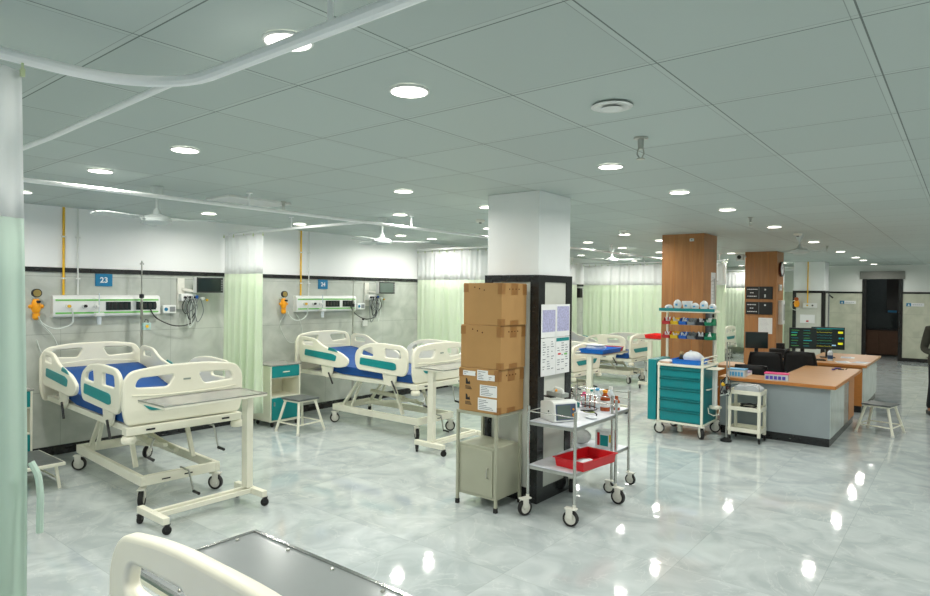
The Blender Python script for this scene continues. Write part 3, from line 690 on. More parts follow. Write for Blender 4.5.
dup(st, (-.89, 9.92, 0), -.22, 'grey-topped stool with cream legs on the open floor right of the nurse counter').scale = (1, 1, .9)
t = thing('step_stool', 'low cream footstep with grey tread beside the near curtain', 'step stool', (-6.62, 1.93, 0))
a = MB().box(-.36,.3,-.32,.26,.205,.235).build('tread', M_creamm, t, bevel=.005); MB().box(-.345,.285,-.305,.245,.235,.238).build('grey_mat', M_topd, a)
for x in (-.3,.24):
    for y in (-.26,.2): MB().tube([(x,y,.21),(x*1.1,y*1.12,0)], .014, 8).build('leg', M_creamm, t)
MB().tube([(-.31,-.27,.09),(.25,-.27,.09)], .009, 8).build('stretcher', M_creamm, t); MB().tube([(-.31,.21,.09),(.25,.21,.09)], .009, 8).build('stretcher', M_creamm, t)
t = thing('bin_liner_bag', 'brown crumpled bag resting on the low footstep beside the near curtain', 'bag', (-6.8, 1.78, .238))
MB().ball((0,0,.05), .06, (1.1,.9,.85)).tube([(0,0,.08),(.01,0,.12),(-.01,.01,.14)], .018).build('bag', mat('tan_bag', (150, 112, 96), .6, bump=.5, scale=20), t)
MB().tube([(0,0,.1),(.03,.02,.13)], .006).build('tie', M_wp, t)
# long cloth tie hanging from the near curtain's edge (belongs to the curtain)
MB().tube(cat([(.035,.380,1.24),(.055,.392,1.20),(.066,.396,1.14),(.07,.394,1.08),(.074,.392,1.02)]), .010, 8, rs=None).build('tie_strap', M_curn, c1)

# ------------------------------------------------------------------ wall equipment per bay
def dark_text(s): return s
def gas_panel(y0, lab):
    L = 1.13; t = thing('gas_outlet_panel', lab, 'medical panel', (WX, y0, 1.48), group='bed head gas panels')
    MB().prism(rpoly([(.0,0),(.07,.0),(.085,.02),(.085,.20),(.06,.235),(.0,.24)], .012, 3), 0, L, 'xz').build('housing', M_wp, t)
    for z in (.045, .185): MB().box(.085,.0865,.02,L-.02,z-.009,z+.009).build('green_line', M_green, t)
    for a, b in ((.52,.79),(.85,1.08)):
        f = MB().box(.085,.092,a,b,.07,.165).build('socket_plate', M_screen, t, bevel=.003)
        for k in range(4): MB().box(.092,.096,a+.025+k*.058,a+.06+k*.058,.09,.145).build('socket', M_dark, f, bevel=.002)
    for k, m in ((.14,M_yel),(.30,M_dark),(.42,M_wp)):
        f = MB().cyl((.085,k,.12),(.11,k,.12),.026,18).build('gas_outlet', M_wp, t); MB().cyl((.11,k,.12),(.135,k,.12),.016,14).build('collar', m, f)
    return t
def flowmeter(y, lab):
    t = thing('suction_regulator', lab, 'regulator', (WX, y, 1.62), group='yellow suction regulators')
    MB().cyl((.0,0,.05),(.09,0,.05),.018).build('mount', M_hub, t)
    MB().lathe([(0,-.09),(.03,-.085),(.045,-.04),(.04,.02),(.025,.06),(0,.065)], (.09,0,0), 16).build('body', M_or, t)
    d = MB().cyl((.09,0,.12),(.125,0,.12),.045,24).build('gauge', M_dark, t); MB().cyl((.125,0,.12),(.127,0,.12),.036,24).build('dial', mat('brass_dial', (170, 150, 90), .3, .5), d)
    MB().cyl((.09,0,.055),(.09,0,.09),.014).build('neck', M_steel, t); MB().cyl((.09,0,.03),(.16,.01,.03),.014).build('knob', M_dark, t)
    MB().cyl((.09,-.05,-.02),(.09,.05,-.02),.018).ball((.09,-.05,-.02),.022).ball((.09,.05,-.02),.022).build('side_valves', M_or, t)
    MB().lathe([(0,-.16),(.02,-.158),(.034,-.14),(.034,-.09),(0,-.09)], (.09,0,0), 16).build('cup', M_or, t)
def tubing(pts, lab, m=None, r=.006, name='plastic_tube', c='tube', g=None):
    o = MB().tube(cat(pts, 8), r, 8).build(name, m or M_tubecl); return tag(o, lab, c, g)
def pipe(y, m, lab, z0=1.72):
    t = thing('gas_pipe' if m is M_yel else 'conduit_pipe', lab, 'pipe', (WX+.014, y, 0))
    MB().cyl((0,0,z0),(0,0,HC-.002),.012 if m is M_yel else .009,12).build('pipe', m, t)
    for z in (2.35, 1.9): MB().box(-.013,.012,-.022,.022,z-.008,z+.008).build('clip', M_wp, t)
def monitor(y, n, scr):
    t = thing('patient_monitor', {'23':'dark-screened wall monitor with cable loops, nearer one left of the narrow curtain','24':'grey-green-screened wall monitor with cable loops, farther one left of the wide curtain'}[n], 'monitor', (WX, y, 1.85), group='wall-mounted patient monitors')
    MB().box(.12,.20,-.18,.18,-.10,.10).build('body', M_wp, t, bevel=.008)
    bz = MB().box(.20,.203,-.176,.176,-.096,.096).build('bezel', M_dark, t)
    MB().box(.203,.205,-.158,.140,-.076,.080).build('screen', scr, bz)
    f = MB(); 
    for k in range(5): f.box(.203,.206,.150,.168,-.07+k*.03,-.055+k*.03)
    f.build('buttons', M_bing, t)
    MB().box(.0,.03,-.33,-.24,-.30,.08).build('wall_track', M_hub, t, bevel=.003)
    MB().bar((.03,-.28,-.05),(.14,-.1,-.09),.03,.03).build('arm', M_hub, t)
    b = MB().box(.03,.11,-.32,-.13,-.20,-.11).build('module_basket', M_wp, t, bevel=.006)
    for k in range(3): MB().cyl((.11,-.28+k*.06,-.155),(.13,-.28+k*.06,-.155),.014).build('connector', M_dark, b)
    for i in range(9):
        r_ = random.Random(i+int(y*10)); a = r_.uniform(-.26,-.1); w = r_.uniform(.03,.09); d = r_.uniform(.12,.36); x = r_.uniform(.10,.16)
        pts = [(x,a,-.14),(x+.01,a-w,-.2-d*.4),(x,a-w*.3,-.2-d),(x+.01,a+w,-.2-d*.5),(x,a+w*.4,-.17)]
        MB().tube(cat(pts,6),.0055,6).build('lead_cable', [M_cable, M_dark, M_tubecl, M_cable][i % 4], t)
    MB().ball((.13,-.06,-.17),.03,(.6,1.2,.7)).build('cuff_connector', M_wp, t); MB().ball((.13,-.13,-.15),.022).build('blue_clip', M_binb, t); MB().ball((.13,.0,-.19),.016).build('yellow_clip', M_yel, t)
def bay_number(y, n):
    t = thing('bay_sign', {'23':'blue sign reading 23 on the left wall, nearer of the two','24':'blue sign reading 24 on the left wall, farther of the two'}[n], 'sign', (WX, y, 1.89))
    MB().box(.0,.012,-.09,.09,-.07,.07).build('plate', M_signb, t, bevel=.002)
    text('number', n, .085, M_paper, t, Matrix(((0,0,1,.0125),(1,0,0,0),(0,1,0,-.003),(0,0,0,1))), .0008, .002)
def ivpole(x, y, lab, top=2.1, knob=1.7):
    t = thing('iv_pole', lab, 'IV pole', (x, y, 0), group='IV poles')
    MB().cyl((0,0,.06),(0,0,knob),.013).build('lower_tube', M_creamm if 0 else M_steel, t); MB().cyl((0,0,knob),(0,0,top),.007).build('upper_rod', M_steel, t)
    MB().lathe([(0,knob-.03),(.026,knob-.02),(.026,knob+.02),(0,knob+.03)]).build('clamp', M_dark, t)
    MB().tube([(-.05,0,top-.03),(-.045,0,top-.045),(0,0,top),(.045,0,top-.045),(.05,0,top-.03)],.004,6).build('hook', M_steel, t)
    for k in range(4):
        a = PI/4+k*PI/2; MB().bar((0,0,.07),(.11*math.cos(a),.11*math.sin(a),.05),.022,.02).build('leg', M_steel, t)
        castor(t,.105*math.cos(a),.105*math.sin(a),0,.02,a=a,hub=M_rubber,fork=M_dark)
    return t
for n, y0, scr, dy in (('23', 2.50, M_screen, 0), ('24', 5.60, M_screeng, 0)):
    gas_panel(y0, {'23': 'nearer green-striped gas outlet panel, above the nearest bed by the wall', '24': 'farther green-striped gas outlet panel, right of the narrow curtain'}[n])
    flowmeter(2.34 if n == '23' else 5.37, {'23': 'yellow regulator beside the near curtain at the left edge', '24': 'yellow regulator right of the narrow curtain between the bays'}[n])
    pipe(y0+.12, M_yel, {'23': 'yellow gas pipe on the wall near the left edge', '24': 'yellow gas pipe on the wall right of the narrow curtain'}[n]); pipe(y0+.26, M_wp, {'23': 'thin white conduit beside the yellow pipe near the left edge', '24': 'thin white conduit beside the yellow pipe right of the narrow curtain'}[n])
    bay_number(y0+.53, n)
    monitor(4.20 if n == '23' else 7.29, n, scr)
    yb = 2.35 if n == '23' else 5.42
    tubing([(WX+.12,yb,1.50),(WX+.10,yb+.05,1.42),(WX+.10,yb+.18,1.36),(WX+.12,yb+.32,1.42),(WX+.14,y0+.16,1.58)], {'23': 'clear hose sagging from the regulator beside the near curtain', '24': 'clear hose sagging from the regulator right of the narrow curtain'}[n], r=.008, name='oxygen_tube')
    tubing([(WX+.09,y0+1.0,1.58),(WX+.1,y0+1.08,1.45),(WX+.09,y0+1.3,1.35),(WX+.1,y0+1.5,1.37),(WX+.1,y0+1.58,1.5)], {'23': 'black power cord sagging from the nearer gas outlet panel', '24': 'black power cord sagging from the farther gas outlet panel'}[n], M_dark, .007, 'power_cord', 'cord')
    t = thing('humidifier_bottle', {'23': 'small white flow bottle hanging on the nearer gas outlet panel', '24': 'small white flow bottle hanging on the farther gas outlet panel'}[n], 'bottle', (WX+.1155, y0+.44, 1.44), group='flow bottles')
    MB().lathe([(0,-.05),(.02,-.045),(.024,.0),(.024,.04),(.012,.05),(0,.05)]).build('bottle', M_seal, t); MB().cyl((0,0,.05),(0,0,.30),.006).build('flow_tube', M_seal, t); MB().box(-.03,.03,-.045,.045,.045,.085).build('cap', M_wp, t, bevel=.005)
    t = thing('infusion_controller', {'23': 'white wall device with blue dial right of the nearer gas panel', '24': 'white wall device with blue dial right of the farther gas panel'}[n], 'controller', (WX, y0+1.26, 1.55), group='wall controllers')
    MB().box(.0,.06,-.08,.08,-.05,.05).build('body', M_wp, t, bevel=.006); MB().cyl((.06,-.045,0),(.064,-.045,0),.022).build('dial', M_signb, t); MB().box(.06,.063,.0,.065,-.03,.03).build('display', M_bing, t)
t = ivpole(-7.50, 3.38, 'steel IV pole standing behind the right corner of the bay 23 headboard', 2.12, 1.71)
ivpole(-7.50, 6.60, 'steel IV pole standing behind the right corner of the bay 24 headboard', 1.97, 1.57)
t = thing('tubing_clamp_box', 'small pale device clipped to the bay 23 IV pole', 'device', (-7.47, 3.42, 1.36)); MB().box(-.02,.02,-.045,.045,-.04,.04).build('case', mat('pale_cyan', (170, 205, 200), .4), t, bevel=.005); MB().cyl((.02,.0,.0),(.024,.0,.0),.018).build('button', M_yel, t); MB().tube([(0,.02,.04),(0,.02,.07),(0,-.01,.08),(0,-.02,.05)],.005).build('hook', M_dark, t)
t = thing('tubing_clamp_box', 'small white device hanging on the wall beside the bay 24 IV pole', 'device', (WX+.04, 6.95, 1.28)); MB().box(-.02,.02,-.05,.05,-.05,.04).build('case', M_wp, t, bevel=.005); MB().ball((.0,-.03,.06),.018).build('knob', M_dark, t)
tubing([(WX+.05,5.42,1.45),(WX+.05,5.34,1.3),(WX+.05,5.5,1.05),(WX+.05,5.72,1.12),(WX+.05,5.68,1.35),(WX+.06,5.6,1.46)], 'looped clear hose on the wall right of the narrow curtain')
tubing([(WX+.05,2.36,1.46),(WX+.04,2.50,1.30),(WX+.04,2.55,1.15),(WX+.04,2.42,1.1),(WX+.04,2.36,1.25)], 'looped clear hose on the wall beside the near curtain')
t = thing('wall_speaker', 'small black wall box beside the wide curtain right of the white pillar', 'speaker', (WX, 14.12, 1.8)); MB().box(.0,.1,-.07,.07,-.12,.12).build('box', M_dark, t, bevel=.008); MB().box(.1,.104,-.055,.055,-.1,.1).build('grille', M_rubber, t)

# ------------------------------------------------------------------ white pillar posters
t = thing('notice_poster', 'sheets of lilac and white notices on the right face of the white pillar', 'poster', (-2.86, 4.83, 1.39))
X1 = .028
for (a, b, c, d, m) in ((-.245,.0,.02,.31,M_paper),(.0,.245,.02,.31,M_paper),(-.245,.0,-.31,.02,M_paper),(.0,.245,-.31,.02,M_paper)):
    s = MB().box(X1,X1+.002,a+.002,b-.002,c+.002,d-.002).build('sheet', m, t)
    if c > 0: MB().box(X1+.002,X1+.0026,a+.02,b-.012,c+.05,d-.05 if a < 0 else d-.02).build('lilac_table', M_lilac, s)
    else:
        f = MB(); rr = random.Random(int(a*100)+50)
        for k in range(13):
            z = d-.04-k*.021
            for q in range(3):
                if rr.random() > .3: y = a+.03+q*.07; f.box(X1+.002,X1+.0026,y,y+.02+rr.random()*.03,z,z+.006)
        f.build('printed_lines', M_ink, s)
        if a > -.1:
            MB().box(X1+.002,X1+.0027,a+.01,b-.01,d-.04,d-.01).build('heading_bar', M_teal, s)
            MB().box(X1+.002,X1+.0028,a+.04,a+.09,d-.16,d-.145).build('red_mark', M_red, s); MB().box(X1+.002,X1+.0028,a+.15,a+.2,d-.165,d-.15).build('green_mark', M_green, s)

# ------------------------------------------------------------------ steel locker and cardboard boxes in front of pillar
t = thing('instrument_locker', 'pale olive steel locker on legs under the cardboard boxes', 'cabinet', (-3.185, 4.34, 0))
for a in (-1, 1):
    for b in (-1, 1):
        l = MB().box(a*.20-.011,a*.20+.011,b*.175-.011,b*.175+.011,.02,.79).build('leg', M_olive, t); MB().box(a*.20-.014,a*.20+.014,b*.175-.014,b*.175+.014,0,.04).build('rubber_foot', M_rubber, l)
MB().box(-.19,.19,-.165,.165,.09,.52).build('body', M_olive, t, bevel=.004)
d = MB().box(-.165,.165,-.175,-.165,.115,.495).build('door', M_olive, t, bevel=.003); MB().tube([(.12,-.175,.35),(.12,-.195,.34),(.12,-.195,.28),(.12,-.175,.27)],.005).build('handle', M_steel, d)
MB().box(-.21,.21,-.187,.187,.775,.80).build('top_frame', M_olive, t)
def box(z0, z1, dx, dy, lab, rz, w=.405, dp=.375, labels=False):
    t = thing('cardboard_box', lab, 'box', (-3.17+dx, 4.345+dy, z0+.001), rz, 'stacked cardboard boxes'); h = z1-z0-.002
    MB().box(-w/2,w/2,-dp/2,dp/2,0,h).build('carton', M_card, t, bevel=.003)
    e = .0012
    MB().box(-w/2-e,-w/2+.05,-dp/2-e,dp/2+e,h*.78,h*.97).build('corner_tape', M_tape, t)
    MB().box(w/2-.04,w/2+e,-dp/2-e,-dp/2+.05,-.0+.0,h*.16).build('corner_tape', M_tape, t)
    MB().box(w/2-.04,w/2+e,-dp/2-e,-dp/2+.05,h*.74,h*.99).build('corner_tape', M_tape, t)
    MB().box(w/2-.02,w/2+e,dp/2-.06,dp/2+e,h*.72,h*.98).build('corner_tape', M_tape, t)
    MB().box(w/2,w/2+e,-.05,.05,h*.72,h*.99).build('seam_tape', M_tape, t); MB().box(w/2,w/2+e,-.06,.06,.0,h*.12).build('seam_tape', M_tape, t)
    MB().box(-w/2+.01,w/2-.01,-.03,.03,h-.0005,h+.001).build('top_tape', M_tape, t)
    for q in range(3): MB().cyl((-.08+q*.05,-dp/2-.0015,h*.9-q*.012),(-.08+q*.05,-dp/2+.001,h*.9-q*.012),.006,8).build('punch_mark', M_dbrown, t)
    for q in range(4): MB().cyl((w/2-.001,-.07+q*.045,h*.86),(w/2+.0025,-.07+q*.045,h*.86),.006,8).build('punch_mark', M_dbrown, t)
    if labels:
        y = -dp/2-.002
        for (a, b, c, d) in ((-.15,-.03,h*.82,h*.93),(-.0,.10,h*.74,h*.97),(.11,.17,h*.75,h*.88),(.03,.20,h*.38,h*.64),(.01,.20,h*.06,h*.34)):
            a -= .01; b = min(b, w/2-.01); s = MB().box(a,b,y,y+.002,c,d).build('shipping_label', M_paper, t)
            f = MB(); rr = random.Random(int(a*1000)); k = c+.012
            while k < d-.01:
                f.box(a+.01,a+.02+rr.random()*(b-a-.03),y-.0006,y,k,k+.004); k += .014
            f.build('print', M_ink, s)
        for zc in (h*.62, h*.26):
            f = MB(); f.prism([(-.13,zc),(-.085,zc),(-.085,zc+.012),(-.092,zc+.03),(-.10,zc+.018),(-.108,zc+.02),(-.115,zc+.045),(-.13,zc+.05)], y+.0005, y+.002, 'xz')
            for k in range(3): f.box(-.135,-.08+k*.006,y+.0005,y+.002,zc-.02-k*.01,zc-.015-k*.01)
            f.build('handling_mark', M_dark, t)
box(.80, 1.165, .0, .0, 'cardboard box with white shipping labels, bottom of the stack of three', 0, labels=True)
box(1.165, 1.525, .012, .003, 'plain cardboard box, middle of the stack of three', .02)
box(1.525, 1.875, .03, .0, 'plain taped cardboard box, topmost of the stack of three', -.01, w=.395, dp=.36)

# ------------------------------------------------------------------ steel trolleys
def trolley(lab, x0, x1, y0, y1, ztop, shelves, rails, cr=.062):
    cx_, cy_ = (x0+x1)/2, (y0+y1)/2; a, b = (x1-x0)/2, (y1-y0)/2
    t = thing('instrument_trolley', lab, 'trolley', (cx_, cy_, 0), group='steel instrument trolleys')
    for s in (-1, 1):
        for q in (-1, 1):
            MB().cyl((s*a,q*b,cr*2.6),(s*a,q*b,ztop),.0125,14).build('post', M_chrome, t)
            castor(t, s*a, q*b, 0, cr, a={(-1,-1):-1.9,(1,-1):3.3,(-1,1):2.0,(1,1):-.1}[(s,q)])
    for z in shelves:
        f = MB(); f.box(-a+.005,a-.005,-b+.005,b-.005,z-.025,z-.02); e = .006
        for (p,q,r,u) in ((-a+.005,a-.005,-b+.005,-b+.005+e),(-a+.005,a-.005,b-.005-e,b-.005),(-a+.005,-a+.005+e,-b+.012,b-.012),(a-.005-e,a-.005,-b+.012,b-.012)): f.box(p,q,r,u,z-.045,z-.02)
        s_ = f.build('shelf', M_steel, t); MB().box(-a+.004,a-.004,-b+.004,b-.004,z-.0195,z-.012).build('shelf_liner', M_liner, s_)
    for z in rails:
        f = MB()
        f.cyl((-a,-b,z),(a,-b,z),.005,8); f.cyl((-a,b,z),(a,b,z),.005,8); f.cyl((-a,-b,z),(-a,b,z),.005,8)
        f.build('guard_rail', M_chrome, t)
    return t
M_liner = mat('marbled_liner', (222, 226, 234), .25, var=.12, scale=9)
trolley('near steel trolley with white castors carrying the monitor and red tray', -2.77, -2.345, 4.31, 5.03, .885, (.775,.42), (.84,))
trolley('farther steel trolley crowded with bottles, behind the near trolley', -3.05, -2.49, 5.26, 5.62, .88, (.73,.37), (.80,.86), .05)
# monitor on near trolley
t = thing('ventilator_monitor', 'white boxy medical monitor on the near trolley top', 'monitor', (-2.60, 4.50, .765), -.50).scale = (.9, .88, .9); t = bpy.data.objects[[o.name for o in C.objects][-1]]
MB().prism(rpoly([(-.12,.003),(.13,.003),(.11,.175),(.06,.19),(-.12,.16)], .012, 3), -.125, .125, 'xz').build('case', M_wp, t, bevel=.008)
Ms = Matrix.Translation((.1205,0,.09)) @ Matrix.Rotation(math.radians(-6.6), 4, 'Y')
f = MB().box(-.004,.006,-.105,.105,-.07,.07); [setattr(v, 'co', Ms @ v.co) for v in f.bm.verts]; p = f.build('bezel', mat('slate_bezel', (70, 84, 112), .4), t, bevel=.004)
f = MB().box(.006,.008,-.095,.045,-.06,.06); [setattr(v, 'co', Ms @ v.co) for v in f.bm.verts]; f.build('screen', M_screeng, p)
f = MB().cyl((.004,.075,-.03),(.016,.075,-.03),.014).cyl((.004,.075,.02),(.012,.075,.02),.009); [setattr(v, 'co', Ms @ v.co) for v in f.bm.verts]; f.build('knobs', M_or, p)
MB().cyl((.03,-.125,.09),(.03,-.132,.09),.008).build('port', M_dark, t)
t = thing('infusion_pump', 'grey and white pump lying on top of the trolley monitor', 'pump', (-2.64, 4.55, .932), -.3)
MB().box(-.10,.09,-.04,.04,.012,.05).build('case', mat('grey_case', (150, 156, 152), .4), t, bevel=.006); MB().tube(cat([(-.02,-.03,.05),(0,-.03,.085),(.08,-.03,.08),(.1,-.03,.05)]),.01).build('handle', M_wp, t); MB().ball((-.03,0,.055),.018).build('orange_cap', M_or, t)
MB().box(-.11,-.02,-.06,.0,0,.012).build('cable_pad', M_dark, t)
t = thing('cable_coil', 'coiled black cable on the near trolley behind the white monitor', 'cable', (-2.50, 4.83, .765))
MB().tube([(.07*math.cos(a),.05*math.sin(a),.01+.003*k) for k, a in enumerate([i*PI/8 for i in range(26)])], .006).build('coil', M_dark, t); MB().tube([(.05*math.cos(a),.035*math.sin(a),.03) for a in [i*PI/6 for i in range(12)]], .004, 6, True).build('green_lead', mat('olive_lead', (120, 130, 50), .5), t)
t = thing('gauze_pad', 'small folded white gauze on the near trolley top', 'gauze', (-2.42, 4.72, .763)); MB().ball((0,0,.012),.05,(1.1,.7,.25)).build('gauze', M_bwhite, t); MB().box(-.03,.03,-.02,.02,.02,.026).build('fold', M_bwhite, t)
def tray(name, lab, x, y, z, w, d, h, m, rz=0, content=None, group=None):
    t = thing(name, lab, 'tray', (x, y, z+.001), rz, group)
    e = .005; f = MB(); f.box(-w/2,w/2,-d/2,d/2,0,e); k = .012
    for (a,b,c,d_) in (((-w/2,-d/2),(w/2,-d/2),0,-1),((w/2,-d/2),(w/2,d/2),1,0),((w/2,d/2),(-w/2,d/2),0,1),((-w/2,d/2),(-w/2,-d/2),-1,0)):
        v = [f.bm.verts.new(p) for p in ((a[0],a[1],0),(b[0],b[1],0),(b[0]*1.06,b[1]*1.06,h),(a[0]*1.06,a[1]*1.06,h),(a[0]*.97,a[1]*.97,e),(b[0]*.97,b[1]*.97,e),(b[0]*1.03,b[1]*1.03,h),(a[0]*1.03,a[1]*1.03,h))]
        for q in ((0,1,2,3),(5,4,7,6),(3,2,6,7)): f.bm.faces.new([v[i] for i in q])
    f.build('tray_shell', m, t)
    f = MB(); W, D = w*1.06, d*1.06
    f.box(-W/2-.012,W/2+.012,-D/2-.012,-D/2+.004,h-.006,h).box(-W/2-.012,W/2+.012,D/2-.004,D/2+.012,h-.006,h).box(-W/2-.012,-W/2+.004,-D/2,D/2,h-.006,h).box(W/2-.004,W/2+.012,-D/2,D/2,h-.006,h)
    f.build('rim', m, t)
    return t
tray('plastic_tray', 'red plastic tray on the lower shelf of the near trolley', -2.42, 4.63, .408, .26, .44, .075, M_red, -.12)
t = thing('gauze_pad', 'crumpled white wipes inside the red tray on the trolley', 'gauze', (-2.42, 4.58, .416)); MB().ball((0,0,.02),.06,(.8,1.3,.3)).ball((.03,.06,.02),.04,(1,.8,.4)).build('wipes', M_bwhite, t)
# bottles on farther trolley
def bottle(x, y, z, r, h, m, cap, lab, neck=.4, cat_='bottle', g='bottles on the farther trolley'):
    t = thing('medicine_bottle', lab, cat_, (x, y, z+.001), group=g)
    MB().lathe([(0,0),(r*.95,0),(r,.006),(r,h*.62),(r*neck*1.1,h*.8),(r*neck,h*.88),(0,h*.88)]).build('bottle', m, t)
    MB().lathe([(0,h*.88),(r*neck*1.25,h*.88),(r*neck*1.25,h),(0,h)]).build('cap', cap, t)
    MB().lathe([(r*.5,h*.2),(r*1.01,h*.2),(r*1.01,h*.5),(r*.5,h*.5)]).build('label', M_paper, t)
zt2 = .718
bottle(-2.96, 5.34, zt2, .035, .17, M_dbrown, M_dark, 'dark brown bottle at the left end of the bottle row')
bottle(-2.91, 5.52, zt2, .03, .14, M_pink, M_wp, 'small pink bottle beside the dark brown bottle')
bottle(-2.74, 5.46, zt2, .04, .18, M_seal, M_lblue, 'clear bottle with light blue cap in the middle of the row')
bottle(-2.62, 5.50, zt2, .035, .20, M_seal, M_wp, 'tall clear bottle with white cap behind the amber bottles')
bottle(-2.60, 5.34, zt2, .045, .19, M_brown, M_or, 'larger amber bottle with orange cap on the farther trolley')
bottle(-2.54, 5.45, zt2, .032, .13, M_brown, M_brown, 'smaller amber bottle at the right end of the row')
t = thing('wire_basket', 'wire basket of small clear ampoules at the right end of the farther trolley', 'basket', (-2.60, 5.40, zt2+.001))
w_ = .075
f = MB()
for z_ in (.004, .05, .10): f.tube([(-w_,-.05,z_),(w_,-.05,z_),(w_,.05,z_),(-w_,.05,z_)], .0025, 6, True)
for x_ in (-w_, -.037, 0, .037, w_):
    for y_ in (-.05, .05): f.cyl((x_,y_,.004),(x_,y_,.10),.002,6)
f.build('wire_frame', M_chrome, t)
t.location = (-2.76, 5.34, zt2+.001)
for k in range(8):
    q = MB().cyl((-.055+.016*k,-.03+.02*(k % 3),.006),(-.055+.016*k+.004,-.03+.02*(k % 3),.12+.01*(k % 2)),.006,8).build('ampoule', [M_seal, M_brown, M_wp][k % 3], t)
bottle(-2.83, 5.52, zt2, .028, .15, M_wp, M_teal, 'slim white bottle with teal cap behind the white cloth')
bottle(-2.68, 5.54, zt2, .026, .17, M_seal, M_dark, 'slim clear bottle with black cap behind the wire basket')
t = thing('cloth_bundle', 'crumpled white cloth lying among the bottles on the farther trolley', 'cloth', (-2.84, 5.43, .72)); MB().ball((0,0,.05),.05,(.9,.8,1)).ball((.04,0,.04),.04).build('cloth', M_bwhite, t); MB().tube([(0,0,.085),(.02,.02,.12)],.012).build('peak', M_bwhite, t)
t = thing('kidney_tray', 'small teal dish on the farther trolley left of the clear bottle', 'dish', (-2.93, 5.36-.05, zt2)); t.location = (-2.90, 5.32, zt2+.001); MB().lathe([(0,0),(.04,0),(.048,.04),(.045,.04),(.038,.006),(0,.006)]).build('bowl', M_teal, t); MB().box(-.03,.03,-.02,.02,.006,.03).build('sponge', M_bingr, t)
t = thing('medicine_carton', 'carton with teal red and yellow stripes on the farther trolley lower shelf', 'box', (-2.63, 5.44, .359)); MB().box(-.09,.09,-.05,.05,0,.16).build('carton', M_paper, t); MB().box(-.07,-.045,-.052,-.05,.02,.14).build('red_stripe', M_binr, t); MB().box(-.04,.04,-.052,-.05,.02,.12).build('teal_patch', M_teal, t); MB().box(.05,.08,-.052,-.05,.06,.13).build('yellow_patch', M_biny, t)
t = thing('plastic_bag', 'clear crinkled plastic bag on the farther trolley lower shelf', 'bag', (-2.88, 5.42, .359)); MB().ball((0,0,.07),.08,(1.2,1,.9)).build('bag', mat('crinkled_film', (214, 218, 216), .2, bump=.8, scale=14), t); MB().tube([(0,0,.13),(.03,.01,.17)],.02).build('knot', M_bwhite, t)

# ------------------------------------------------------------------ trays on overbed tables
tray('plastic_tray', 'blue plastic tray with papers on the overbed table right of the white pillar', -4.15, 8.36, .946, .34, .56, .06, M_trayb)
t = thing('paper_bundle', 'white crumpled papers heaped in the blue tray', 'paper', (-4.19, 8.32, .955)); MB().ball((0,0,.06),.11,(1.2,1.3,.45)).ball((-.07,-.05,.06),.07,(1.2,1,.5)).build('paper_heap', M_bwhite, t); MB().prism([(-.16,-.12),(.10,-.16),(.16,.02),(-.1,.1)], .10, .104).build('loose_sheet', M_paper, t)
tray('plastic_tray', 'dark red small tray just beyond the blue tray', -4.15, 8.75, .946, .26, .14, .06, M_binr)
tray('plastic_tray', 'bright red tray on the overbed table left of the first wood pillar', -4.64, 11.90, .946, .40, .54, .07, mat('bright_red', (250, 34, 34), .35, var=.03))

# ------------------------------------------------------------------ crash cart
t = thing('crash_cart', 'teal five-drawer crash cart with rack of bins before the first wood pillar', 'cart', (-2.835, 8.21, 0))
a, b = .275, .285
f = MB().box(-a,a,-b+.012,b,.17,.88); f.build('body', M_tealc, t, bevel=.003)
f = MB()
for s in (-1,1):
    for q in (-1,1): f.box(s*a-.014,s*a+.014,q*b-.014,q*b+.014,.15,.92 if not (s == 1 and q == -1) else 1.0)
f.box(-a,a,-b-.014,-b+.014,.15,.175); f.box(a-.014,a+.014,-b,b,.15,.175); f.box(-a,a,b-.014,b+.014,.15,.175); f.box(-a-.014,-a+.014,-b,b,.15,.175)
f.build('frame', M_creamm, t, bevel=.004)
MB().box(-a-.02,a+.02,-b-.02,b+.02,.88,.905).build('top', M_creamm, t, bevel=.006)
zz = [.19,.335,.475,.61,.745,.865]
for k in range(5):
    z0, z1 = zz[k], zz[k+1]
    d = MB().box(-a+.018,a-.018,-b-.004,-b+.012,z0,z1-.012).build('drawer', M_tealc, t, bevel=.003)
    MB().prism([(-b-.004,z1-.04),(-b-.022,z1-.028),(-b-.022,z1-.020),(-b-.004,z1-.018)], -a+.018, a-.018, 'yz').build('pull_lip', mat('teal_lip', (0, 108, 110), .35), d)
MB().tube(cat([(a,-b,.99),(a+.0,-b,1.0),(a,b*.9,1.0),(a,b,.98)],4),.008).build('guard_rail', M_creamm, t); MB().tube([(a,-b,.955),(a,b,.955)],.006).build('guard_rail', M_creamm, t)
sb = MB().box(-a-.14,-a-.03,-b-.02,b-.1,.17,.95).build('side_box', M_tealc, t, bevel=.004)
hb = MB().tube([(a+.01,-.15,.60),(a+.05,-.15,.61),(a+.05,.18,.61),(a+.01,.18,.60)],.008).build('side_handle', M_creamm, t)
hh = MB().box(a+.014,a+.17,-.20,.05,.86,.875).build('side_shelf', M_creamm, t, bevel=.006); MB().cyl((a+.10,-.08,.40),(a+.10,-.08,.86),.022).cyl((a+.07,-.08,.40),(a+.07,-.08,.86),.010).build('cylinder_holder', M_wp, hh)
MB().lathe([(0,.37),(.07,.37),(.075,.39),(.07,.40),(0,.40)], (a+.10,-.08,0)).build('holder_base', M_creamm, hh); MB().tube([(a+.03,-.14,.38),(a+.04,-.14,.31),(a+.10,-.15,.29),(a+.16,-.14,.31),(a+.17,-.14,.38)],.006).build('ring', M_creamm, hh)
for s in (-1,1):
    for q in (-1,1): castor(t, s*(a-.03), q*(b-.04), 0, .068, a={(-1,-1):3.6,(1,-1):-.9,(-1,1):2.6,(1,1):.4}[(s,q)])
